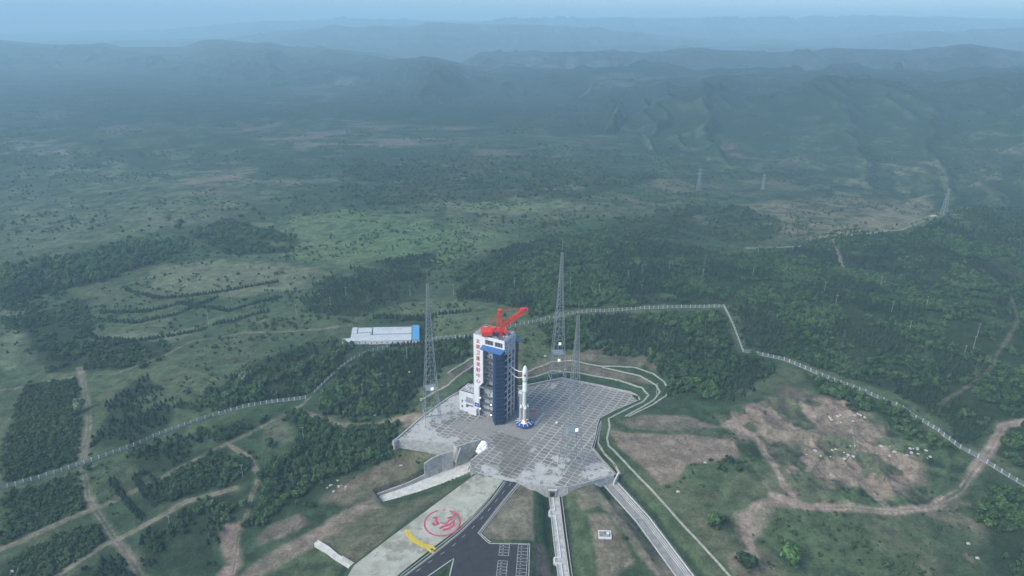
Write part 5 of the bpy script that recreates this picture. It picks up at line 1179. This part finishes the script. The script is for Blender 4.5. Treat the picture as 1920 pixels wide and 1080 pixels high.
# ---------------------------------------------------------------- farm sheds
def shed(px, z, hgt, roofm, label, name='farm_shed', windows=True, ridge=.9, cat='shed', grp=None):
    gg = max(gz1(*q_) for q_ in G(*px)); z = gg + hgt - .3
    P = [un(a, b, z) for a, b in px]   # four roof corners in sight: back-left, back-right, front-right, front-left
    c = Vector((sum(p[0] for p in P) / 4, sum(p[1] for p in P) / 4)); g = min(gz1(*p) for p in P)
    root = empty(name, (c.x, c.y, g), 0, label, cat, grp)
    L = [Vector((p[0] - c.x, p[1] - c.y)) for p in P]; hh_ = z - g
    MB().prism([tuple(v * .97) for v in L], -1, hh_ - .05).build('wall', M['white'], root)
    bl, brr, frr, fll = [Vector((*v, hh_)) for v in L]; ml = (bl + fll) / 2 + Vector((0, 0, ridge)); mr_ = (brr + frr) / 2 + Vector((0, 0, ridge))
    t = Vector((0, 0, -.18)); v = [bl, brr, mr_, ml, frr, fll]; v = v + [q + t for q in v]
    mb = MB(); mb.add(v, [(3,2,1,0),(5,4,2,3),(6,7,8,9),(9,8,10,11),(0,1,7,6),(1,2,8,7),(2,4,10,8),(4,5,11,10),(5,3,9,11),(3,0,6,9)])
    mb.build('roof', roofm, root)
    if windows:
        d = (frr - fll); n = max(2, int(d.length / 5)); u = d.normalized(); nrm = Vector((u.y, -u.x, 0))
        for k in range(n):
            p = fll * .97 + d * .97 * (k + .5) / n + nrm * .03; p.z = hh_ - 2.2
            w_ = MB(); w_.bar(p - u * .55, p + u * .55, .12, 1.1); w_.build('window', M['window'], root)
    return root
shed([(700,613.5),(772,612.5),(771.5,624),(699,626.5)], -3.5, 4, M['roof_white'], 'long white roofed farm shed with a row of small windows, rear one of the compound')
shed([(692,628),(772,625.5),(771.5,637),(690,639.5)], -4, 4, M['roof_white'], 'long white roofed farm shed in front of the rear row, right of the yard')
shed([(672,614.5),(699,614),(697,622),(671,624)], -3.8, 4, M['roof_white'], 'short white shed at the back left corner of the farm compound')
shed([(659,626),(695,624),(691,638),(656,640)], -4.2, 4, M['roof_white'], 'white shed with a low roof beside the farm yard', ridge=.5)
shed([(661,614),(671,613.8),(669,625),(659,625.5)], -4.2, 4, M['roof_white'], 'small squarish white shed at the left end of the farm compound')
shed([(643,635),(658,634),(656,641),(641,642)], -5, 3.6, M['roof_white'], 'lowest white shed at the far left tip of the farm compound')
shed([(773.2,609.5),(786,609.5),(786.5,637),(772.6,637)], -3.8, 4, M['sky_blue'], 'bright blue roofed shed standing across the right end of the farm', ridge=.6)
# ---------------------------------------------------------------- line poles and pylons
def pole(x, y, z, h, label, arm=True):
    r = empty('utility_pole', (x, y, z), 0, label, 'utility pole', 'thin utility poles in the fields and woods')
    MB().lathe([(.14, -1), (.09, h)], 7).build('pole', M['wood'], r)
    if arm: MB().bar((-1.1, .1, h - .7), (1.1, .1, h - .7), .14).bar((-.9, 0, h - .6), (-.9, 0, h - .2), .1).bar((.9, 0, h - .6), (.9, 0, h - .2), .1).build('cross_arm', M['wood'], r)
    return r
POLES = [(569,823,'in the clearing left of the pad'),(455.5,895,'beside the junction of the dirt tracks'),(320,992,'at the edge of the lower left grove'),(982,532,'in the wood left of the tall back mast'),(964,540,'in the wood just right of the red crane tip'),(1069,540,'in the wood right of the tall back mast'),(1203,516,'in the upper wood behind the fence'),(1177,527,'in the middle of the upper wood'),(1123,553,'low in the upper wood near the fence'),(1255,507,'at the top of the upper wood'),(649,558,'left of the planted pines'),(769,556,'at the foot of the planted pines'),(850,553,'in the grass behind the tower'),(391,607,'on the left hill terraces'),(434,565,'on the left hill above the terraces'),(620,577,'below the planted pines'),
 (1421,477,'at the top edge of the right wood'),(1321,496,'at the left side of the right wood'),(1317,524,'left of the dark wood patch'),(1411,521,'in the dark wood patch'),(1545,549,'in the middle of the right slope'),(1566,575,'just above the fence line on the right slope'),(1650,538,'among the dark pines on the right slope'),(1671,587,'on the right slope below the dark pines'),(1736,577,'in the clearing on the right slope'),(1704,625,'low on the right slope'),(1832,630,'near the right edge, upper one of a pair'),(1824,655,'near the right edge, lower one of a pair'),(1806,672,'near the right edge closest to the fence'),(556,590,'on the slope left of the farm'),(1230,745,'at the edge of the wood inside the fence'),(763,675,'in the wood left of the left mast'),(680,745,'deep in the wood left of the left mast')]
pw = G(*[(a, b) for a, b, _ in POLES])
for (a, b, t), (x, y) in zip(POLES, pw): pole(x, y, gz1(x, y), 11 if y < 480 else 13, 'thin pale utility pole ' + t)
def pylon(px, py, h, label):
    x, y = unT(px, py); z = gz1(x, y); r = empty('power_pylon', (x, y, z), R(20), label, 'pylon', 'steel power pylons on the ridges'); mb = MB(); b = h * .085
    wf = lambda t: b * (1 - .8 * t)
    n = 9; cs = [(-1,-1),(1,-1),(1,1),(-1,1)]
    for i in range(n):
        t0, t1 = i / n, (i + 1) / n
        for k in range(4):
            p, q = cs[k], cs[(k+1) % 4]; mb.bar((p[0]*wf(t0), p[1]*wf(t0), t0*h), (p[0]*wf(t1), p[1]*wf(t1), t1*h), .36); mb.bar((p[0]*wf(t0), p[1]*wf(t0), t0*h), (q[0]*wf(t1), q[1]*wf(t1), t1*h), .2); mb.bar((q[0]*wf(t0), q[1]*wf(t0), t0*h), (p[0]*wf(t1), p[1]*wf(t1), t1*h), .2)
    mb.build('tower', M['steel'], r); am = MB()
    for t, w_ in ((.80, .16), (.97, .12)):
        am.bar((-w_*h, 0, t*h), (w_*h, 0, t*h), .7, .9); am.bar((-w_*h, 0, t*h), (0, 0, t*h + h*.06), .4); am.bar((w_*h, 0, t*h), (0, 0, t*h + h*.06), .4)
    am.build('cross_arm', M['steel'], r)
pylon(1768, 404, 40, 'tall steel pylon standing on the ridge near the right edge'); pylon(1309, 358, 42, 'hazy steel pylon on the middle ridge, left of the pair'); pylon(1430, 356, 30, 'hazy small steel pylon on the middle ridge, right of the pair')
# ---------------------------------------------------------------- rocks
def rock_mesh(seed):
    bm = bmesh.new(); bmesh.ops.create_icosphere(bm, subdivisions=2, radius=1); q = random.Random(seed)
    for v in bm.verts: v.co *= q.uniform(.7, 1.15); v.co.z *= .6
    me = bpy.data.meshes.new('rock'); bm.to_mesh(me); bm.free(); me.materials.append(M['rock']); return me
RMS = [rock_mesh(k) for k in range(4)]
CL = [((1560,835),(1745,862),26,'pale broken rock in the quarry pit','pale rocks in the quarry pit'),((1545,775),(1625,795),14,'pale rock at the back of the quarry','pale rocks at the back of the quarry'),((600,900),(650,925),9,'white stone on the grass patch below the wood','white stones below the wood'),((1500,860),(1560,845),5,'pale stone left of the quarry pit','stones left of the quarry pit')]
q = random.Random(21)
for (x0, y0), (x1, y1), n_, lab, grp in CL:
    pp = [(q.uniform(x0, x1), q.uniform(min(y0, y1), max(y0, y1))) for _ in range(n_)]
    for x, y in G(*pp):
        o = bpy.data.objects.new('rock', q.choice(RMS)); COL.objects.link(o); s = q.uniform(.5, 1.35); o.location = (x, y, gz1(x, y) + .15 * s); o.scale = (s * 1.2, s, s); o.rotation_euler = (0, 0, q.uniform(0, 6)); tag(o, lab, 'rock', grp)
SINGLES = [(1322,868,'white stone on the green bank below the brown field'),(1271,922,'white stone by the bushes right of the long ramp'),(768,698,'white stone near the foot of the left mast'),(703,779,'white slab of rubble by the dirt track left of the pad'),(1060,693,'pale stone behind the back mast'),(1022,668,'large pale stone on the grass behind the rocket'),(22,1072,'white stone in the bottom left corner'),(1290,617,'pale stone in the wood inside the fence'),(1815,1020,'white stone at lower right'),(1832,1047,'pale stone close to the bottom right wood'),(790,748,'pale stone under the left mast'),(752,873,'pale stone on the bare slope under the retaining wall')]
for (a, b, t), (x, y) in zip(SINGLES, G(*[(a, b) for a, b, _ in SINGLES])):
    o = bpy.data.objects.new('rock', q.choice(RMS)); COL.objects.link(o); s = 1.15; o.location = (x, y, gz1(x, y) + .3); o.scale = (s * 1.2, s, s); tag(o, t, 'rock')
# the ridge top quarry dust by the pylon
x, y = unT(1752, 405); o = bpy.data.objects.new('rock', RMS[1]); COL.objects.link(o); o.location = (x, y, gz1(x, y)); o.scale = (9, 3, 2.2); tag(o, 'bright pale outcrop beside the foot of the ridge pylon', 'rock')

# ---------------------------------------------------------------- trees
def leaf_mat(name, a, b, c):
    m = bpy.data.materials.new(name); m.use_nodes = True; n = m.node_tree.nodes; l = m.node_tree.links; p = n['Principled BSDF']
    p.inputs['Roughness'].default_value = .85; p.inputs['Specular IOR Level'].default_value = .12
    oi = n.new('ShaderNodeObjectInfo'); cr = n.new('ShaderNodeValToRGB'); e = cr.color_ramp.elements
    e[0].color = (*a, 1); e[1].color = (*c, 1); e[1].position = 1; k = e.new(.62); k.color = (*b, 1)
    tn = n.new('ShaderNodeTexNoise'); tn.inputs['Scale'].default_value = .022; tn.inputs['Detail'].default_value = 3; l.new(oi.outputs['Location'], tn.inputs['Vector'])
    ta = n.new('ShaderNodeMapRange'); ta.inputs[1].default_value = .35; ta.inputs[2].default_value = .68; ta.inputs[3].default_value = -.35; ta.inputs[4].default_value = .42; l.new(tn.outputs[0], ta.inputs[0])
    ad = n.new('ShaderNodeMath'); ad.operation = 'ADD'; l.new(oi.outputs['Random'], ad.inputs[0]); l.new(ta.outputs[0], ad.inputs[1]); l.new(ad.outputs[0], cr.inputs[0])
    g = n.new('ShaderNodeNewGeometry'); mr_ = n.new('ShaderNodeMapRange'); mr_.inputs[3].default_value = .42; mr_.inputs[4].default_value = 1.7; l.new(g.outputs['Random Per Island'], mr_.inputs[0])  # random clump tones, spread wide to put crown shadows and bright spots into colour
    s = n.new('ShaderNodeVectorMath'); s.operation = 'SCALE'; l.new(cr.outputs[0], s.inputs[0]); l.new(mr_.outputs[0], s.inputs['Scale']); l.new(s.outputs[0], p.inputs['Base Color'])
    return m
LM = dict(b=leaf_mat('broad_leaves', (.024,.050,.022), (.042,.085,.030), (.070,.122,.046)), c=leaf_mat('pine_needles', (.016,.034,.022), (.024,.048,.028), (.038,.064,.034)), s=leaf_mat('scrub_leaves', (.026,.050,.022), (.042,.078,.030), (.062,.105,.038)))
def tuft(mb, c, r, nrm, q):
    """one irregular clump of leaves: a folded, ragged little fan"""
    n_ = Vector(nrm).normalized(); a = n_.orthogonal().normalized(); b = n_.cross(a); t0 = q.uniform(0, 6.28); vs = [Vector(c) + n_ * r * .45]
    for k in range(5):
        t = t0 + k * 6.283 / 5; vs.append(Vector(c) + (a * math.cos(t) + b * math.sin(t)) * r * q.uniform(.6, 1.15) + n_ * r * q.uniform(-.35, .1))
    mb.add(vs, [(0, 1 + k, 1 + (k + 1) % 5) for k in range(5)])
def tree_mesh(kind, seed, dense=1.0):
    q = random.Random(seed); tr = MB(); cr = MB()
    if kind == 'b' or kind == 's':
        H = 4.6 if kind == 'b' else 2.0; Rr = 2.35 if kind == 'b' else 1.5; zc = H * .56
        tr.lathe([(.20, -.8), (.13, H * .35), (.06, H * .7)], 6)
        lobes = [(Vector((q.uniform(-.55, .55) * Rr, q.uniform(-.55, .55) * Rr, zc + q.uniform(-.25, .3) * H * .6)), q.uniform(.42, .66) * Rr) for _ in range(7 if kind == 'b' else 5)]
        for c, r in lobes: tr.bar((0, 0, H * .3), tuple(c), .09)
        for c, r in lobes:
            for _ in range(int((26 if kind == 'b' else 18) * dense)):
                d = Vector((q.gauss(0, 1), q.gauss(0, 1), q.gauss(.25, 1))).normalized(); rr_ = r * q.uniform(.55, 1.05); tuft(cr, c + d * rr_, q.uniform(.30, .58) * (1 if kind == 'b' else .8), d + Vector((0, 0, .3)), q)
    else:
        H = 4.4; tr.lathe([(.16, -.8), (.04, H * .95)], 6)
        for k in range(int(120 * dense)):
            f = (k / (120 * dense)) ** .8; z = H * (.12 + .88 * f); r = (1 - f) * 1.7 + .06; t = k * 2.4; d = Vector((math.cos(t), math.sin(t), .35)); tuft(cr, Vector((math.cos(t) * r * q.uniform(.55, 1), math.sin(t) * r * q.uniform(.55, 1), z)), q.uniform(.34, .6) * (1.15 - .5 * f), d, q)
    return tr, cr
PROTO = {}
for kind, nm in (('b', 'broadleaf_tree'), ('c', 'pine_tree'), ('s', 'bush')):
    PROTO[kind] = []
    for v in range(4 if kind == 'b' else 3):
        tr, cr = tree_mesh(kind, 100 + v * 7 + ord(kind)); n0 = len(tr.f); cr2 = MB(); cr2.v = list(tr.v); cr2.f = list(tr.f); cr2.m = [0] * n0; cr2.mi = 1; cr2.add(cr.v, cr.f)
        me = cr2.mesh(nm); me.materials.append(M['bark']); me.materials.append(LM[kind]); PROTO[kind].append(me)
# where they stand
pts = {'b': [], 'c': [], 's': []}
AVOID = [[p for p in P] for P in (PAD, STRIP, ROAD, TR_XY)]
def clear(x, y, z=None):
    ok = np.ones(x.size, bool)
    m = (np.abs(x) < 200) & (y < 560)
    for P in AVOID:
        if m.any(): ok[m] &= sdist(x[m], y[m], P) > 2.5
    for p, wd, _ in TRACKS: ok &= dseg(x, y, p) > wd * .5 + 1.0
    ok &= dseg(x, y, FW[::3] + [FW[-1]]) > 3.0
    m = y < 400
    if m.any(): ok[m] &= (dseg(x[m], y[m], [p[:2] for p in r2]) > 8) & (dseg(x[m], y[m], [p[:2] for p in c2]) > 6)
    for P in FARM: ok &= sdist(x, y, P) > 2
    return ok
FARM = [[un(a, b, -6) for a, b in [(640,612),(790,606),(790,645),(636,648)]]]
for name, poly, kind, sp, hs, cov, txt in WOODS:
    P = np.array(poly); x0, y0 = P.min(0); x1, y1 = P.max(0)
    nx, ny = int((x1 - x0) / sp) + 1, int((y1 - y0) / (sp * .87)) + 1
    gx, gy = np.meshgrid(np.arange(nx), np.arange(ny)); jit = .12 if name == 'w22' else .42
    x = x0 + (gx + .5 * (gy % 2)).ravel() * sp + rng.uniform(-jit, jit, gx.size) * sp; y = y0 + gy.ravel() * sp * .87 + rng.uniform(-jit, jit, gx.size) * sp
    rag = 14 if name in ('w1','w2','w6') else 34; k = inpoly(x + (fbm(x, y, 24, 4, 201) - .5) * rag + rng.normal(0, 1.6, x.size), y + (fbm(x, y, 24, 4, 202) - .5) * rag + rng.normal(0, 1.6, x.size), poly); x, y = x[k], y[k]
    k = fbm(x, y, 26, 4, 77) < (.34 + .34 * cov if cov < .93 else .95); k &= rng.random(x.size) < .5 + .5 * cov; x, y = x[k], y[k]
    k = clear(x, y); x, y = x[k], y[k]; n_ = x.size
    sc = hs * np.clip(rng.lognormal(-.08, .28, n_), .45, 1.7) * (sp / 4.2 if kind in 's' and sp > 4 and cov > .6 else 1) * (1 if kind != 'b' else sp / 3.9 if sp < 5 else 1)
    if kind == 's': sc = sc * (sp / 2.3 if sp < 3.2 else 1.35)
    kk = np.full(n_, kind, dtype='<U1')
    if kind == 'm': kk = np.where(fbm(x, y, 48, 3, 88) + rng.uniform(-.12, .12, n_) > .5, 'c', 'b')
    sc = np.where(kk == 'c', sc * .84, sc)
    for kd in 'bcs':
        s = kk == kd
        for a, b, c in zip(x[s], y[s], sc[s]): pts[kd].append((a, b, c, name, txt))
ROWS = [G((185,600),(250,607),(330,592),(360,577),(405,560)), G((150,612),(180,638),(250,642),(330,630),(385,618)), G((235,545),(300,562),(420,548),(520,530)), G((330,570),(430,585),(520,560)), G((400,610),(440,602),(500,585)), G((190,588),(280,585),(360,565)), G((700,598),(880,585)), G((735,650),(800,648),(880,638)), G((705,668),(790,655),(870,645)), G((1010,615),(1090,598),(1180,592)), G((1500,472),(1580,455),(1700,440)), G((400,770),(480,752),(560,742)), G((205,905),(240,950),(265,975)), G((250,900),(275,935))]
for P in ROWS:
    for off in (0, 3.2):
        for a, b in dens(P, 3.4): pts['c'].append((a + random.uniform(-.7, .7), b + off + random.uniform(-.7, .7), random.uniform(.7, 1.1), 'row', 'in the curved planted rows on the hillside'))
# scattered scrub over the open ground and far slopes
def scatter(n_, y0, y1, s0, s1, th, seed, kd='s'):
    y = np.sqrt(rng.uniform(y0 ** 2, y1 ** 2, n_)); x = y * rng.uniform(-.86, .86, n_)
    k = (fbm(x, y, 90, 5, seed) > th) & (fbm(x, y, 24 if y1 < 1600 else 60, 3, seed + 9) > .46) & ((rng.random(x.size) > .55) | (x / y > -.15) | (y < 1000)); x, y = x[k], y[k]; k = clear(x, y)
    for P in [s[0] for s in SOILS[:3]] : k &= ~(inpoly(x, y, P) & (rng.random(x.size) < .9))
    for a, b in zip(x[k], y[k]): pts[kd].append((a, b, random.uniform(s0, s1), 'open', 'scattered over the open grass'))
scatter(11000, 270, 760, .25, .85, .52, 301); scatter(36000, 650, 1500, .4, 1.3, .52, 302); scatter(60000, 1400, 3600, .9, 2.1, .52, 303); scatter(3000, 480, 1300, .5, .9, .55, 305, 'c'); scatter(9000, 520, 1800, .5, 1.2, .54, 304, 'b')
SINGLE_TREES = [(1480,1062,3.1,'b','round bright green tree alone on the rough grass at the bottom right'),(1400,1066,2.6,'b','bushy tree left of the round bright green one near the bottom edge'),(150,772,2.6,'b','pale round tree beside the rutted track at left'),(458,716,2.0,'b','pale round tree poking out of the wood beyond the fence'),(505,838,1.7,'b','bright green tree at the edge of the clearing left of the pad'),(1290,628,2.6,'b','light green tree in the wood inside the fence'),(1335,985,2.0,'b','dark bushy tree on the waste ground right of the ramp'),(855,527,2.2,'b','lone dark tree on the grass above the tower'),(166,882,1.3,'b','small dark tree just inside the fence by the track')]
stx = G(*[(a, b) for a, b, *_ in SINGLE_TREES])
for (a, b, s, kd, lab), (x, y) in zip(SINGLE_TREES, stx):
    tr, cr = tree_mesh(kd, int(a * 7 + b), 1.9); r = empty('broadleaf_tree', (x, y, gz1(x, y)), a, lab, 'tree'); r.scale = (s, s, s)
    tr.build('trunk', M['bark'], r); 
    if a == 1480: lm_ = leaf_mat('bright_leaves', (.055,.115,.036), (.055,.115,.036), (.07,.135,.04))
    elif a in (150, 458): lm_ = leaf_mat('pale_leaves', (.10,.15,.08), (.10,.15,.08), (.11,.16,.085))
    else: lm_ = LM['b']
    cr.build('crown', lm_, r)
NAMES = {'b': ('broadleaf_tree', 'tree', 'small rounded leafy tree '), 'c': ('pine_tree', 'pine tree', 'small dark pointed pine '), 's': ('bush', 'bush', 'low rounded green bush ')}
for kd in 'bcs':
    L = pts[kd]; A = np.array([(p[0], p[1], p[2]) for p in L]); z = ground_z(A[:, 0], A[:, 1])
    # which stand in the frame
    yy = A[:, 1]; zz_ = z - CAM_H; f = yy * math.cos(PITCH) - zz_ * math.sin(PITCH); u = A[:, 0] / f * FOC; v = -(yy * math.sin(PITCH) + zz_ * math.cos(PITCH)) / f * FOC
    inside = (np.abs(u) < 945) & (np.abs(v) < 528); dist = np.sqrt(A[:, 0] ** 2 + yy ** 2 + zz_ ** 2); size = np.where(inside, A[:, 2] / dist, 0)
    # not hidden behind the tower or the pad wall
    top = np.argsort(-size)[:300]; ts = set(top.tolist()); nm, cat_, phrase = NAMES[kd]
    for i in top:
        o = bpy.data.objects.new(nm, PROTO[kd][i % len(PROTO[kd])]); COL.objects.link(o); s = A[i, 2]
        o.location = (A[i, 0], A[i, 1], z[i] - .1); o.rotation_euler = (0, 0, random.uniform(0, 6.28)); o.scale = (s, s, s * random.uniform(.85, 1.15))
        tag(o, phrase + L[i][4], cat_, cat_ + 's ' + L[i][4])
    rest = np.array([i for i in range(len(L)) if i not in ts])
    me = bpy.data.meshes.new(nm + '_mass'); me.vertices.add(len(rest)); me.vertices.foreach_set('co', np.stack([A[rest, 0], A[rest, 1], z[rest] - .1], 1).astype(np.float32).ravel())
    at = me.attributes.new('size', 'FLOAT', 'POINT'); at.data.foreach_set('value', A[rest, 2].astype(np.float32))
    at = me.attributes.new('turn', 'FLOAT', 'POINT'); at.data.foreach_set('value', rng.uniform(0, 6.28, len(rest)).astype(np.float32))
    at = me.attributes.new('pick', 'INT', 'POINT'); at.data.foreach_set('value', rng.integers(0, len(PROTO[kd]), len(rest)).astype(np.int32))
    o = link(nm + '_wood', me); tag(o, {'b': 'mass of leafy trees covering the slopes and plots', 'c': 'mass of dark pines covering the slopes', 's': 'mass of low scrub spread over hills and plots'}[kd], {'b': 'woodland', 'c': 'pinewood', 's': 'scrub'}[kd], kind='stuff')
    cc = bpy.data.collections.new(nm + '_kinds')
    for k, pm in enumerate(PROTO[kd]): po = bpy.data.objects.new('%s_kind_%d' % (nm, k), pm); cc.objects.link(po)
    ng = bpy.data.node_groups.new(nm + '_planting', 'GeometryNodeTree'); ng.interface.new_socket('Geometry', in_out='INPUT', socket_type='NodeSocketGeometry'); ng.interface.new_socket('Geometry', in_out='OUTPUT', socket_type='NodeSocketGeometry')
    N = ng.nodes; K_ = ng.links; gi = N.new('NodeGroupInput'); go = N.new('NodeGroupOutput'); ip = N.new('GeometryNodeInstanceOnPoints'); ci = N.new('GeometryNodeCollectionInfo')
    ci.inputs['Collection'].default_value = cc; ci.inputs['Separate Children'].default_value = True; ci.inputs['Reset Children'].default_value = True
    def na(nm2, ty):
        a_n = N.new('GeometryNodeInputNamedAttribute'); a_n.data_type = ty; a_n.inputs['Name'].default_value = nm2; return a_n.outputs['Attribute']
    K_.new(gi.outputs[0], ip.inputs['Points']); K_.new(ci.outputs[0], ip.inputs['Instance']); ip.inputs['Pick Instance'].default_value = True
    K_.new(na('pick', 'INT'), ip.inputs['Instance Index']); K_.new(na('size', 'FLOAT'), ip.inputs['Scale'])
    cx_ = N.new('ShaderNodeCombineXYZ'); K_.new(na('turn', 'FLOAT'), cx_.inputs[2]); K_.new(cx_.outputs[0], ip.inputs['Rotation']); K_.new(ip.outputs[0], go.inputs[0])
    mo = o.modifiers.new('planting', 'NODES'); mo.node_group = ng
    print(nm, len(L))
# ---------------------------------------------------------------- the air
hz = MB().box(-42000, 42000, -600, 19500, -420, 620).build('haze', None)
hm = bpy.data.materials.new('haze_air'); hm.use_nodes = True; n = hm.node_tree.nodes; n.clear()
pv = n.new('ShaderNodeVolumePrincipled'); pv.inputs['Color'].default_value = (.52, .81, .99, 1); pv.inputs['Density'].default_value = HAZE
pv.inputs['Anisotropy'].default_value = 0.0
out = n.new('ShaderNodeOutputMaterial'); hm.node_tree.links.new(pv.outputs[0], out.inputs['Volume'])
hz.data.materials.append(hm); tag(hz, 'pale blue haze thickening over the far hills', 'haze', kind='stuff')
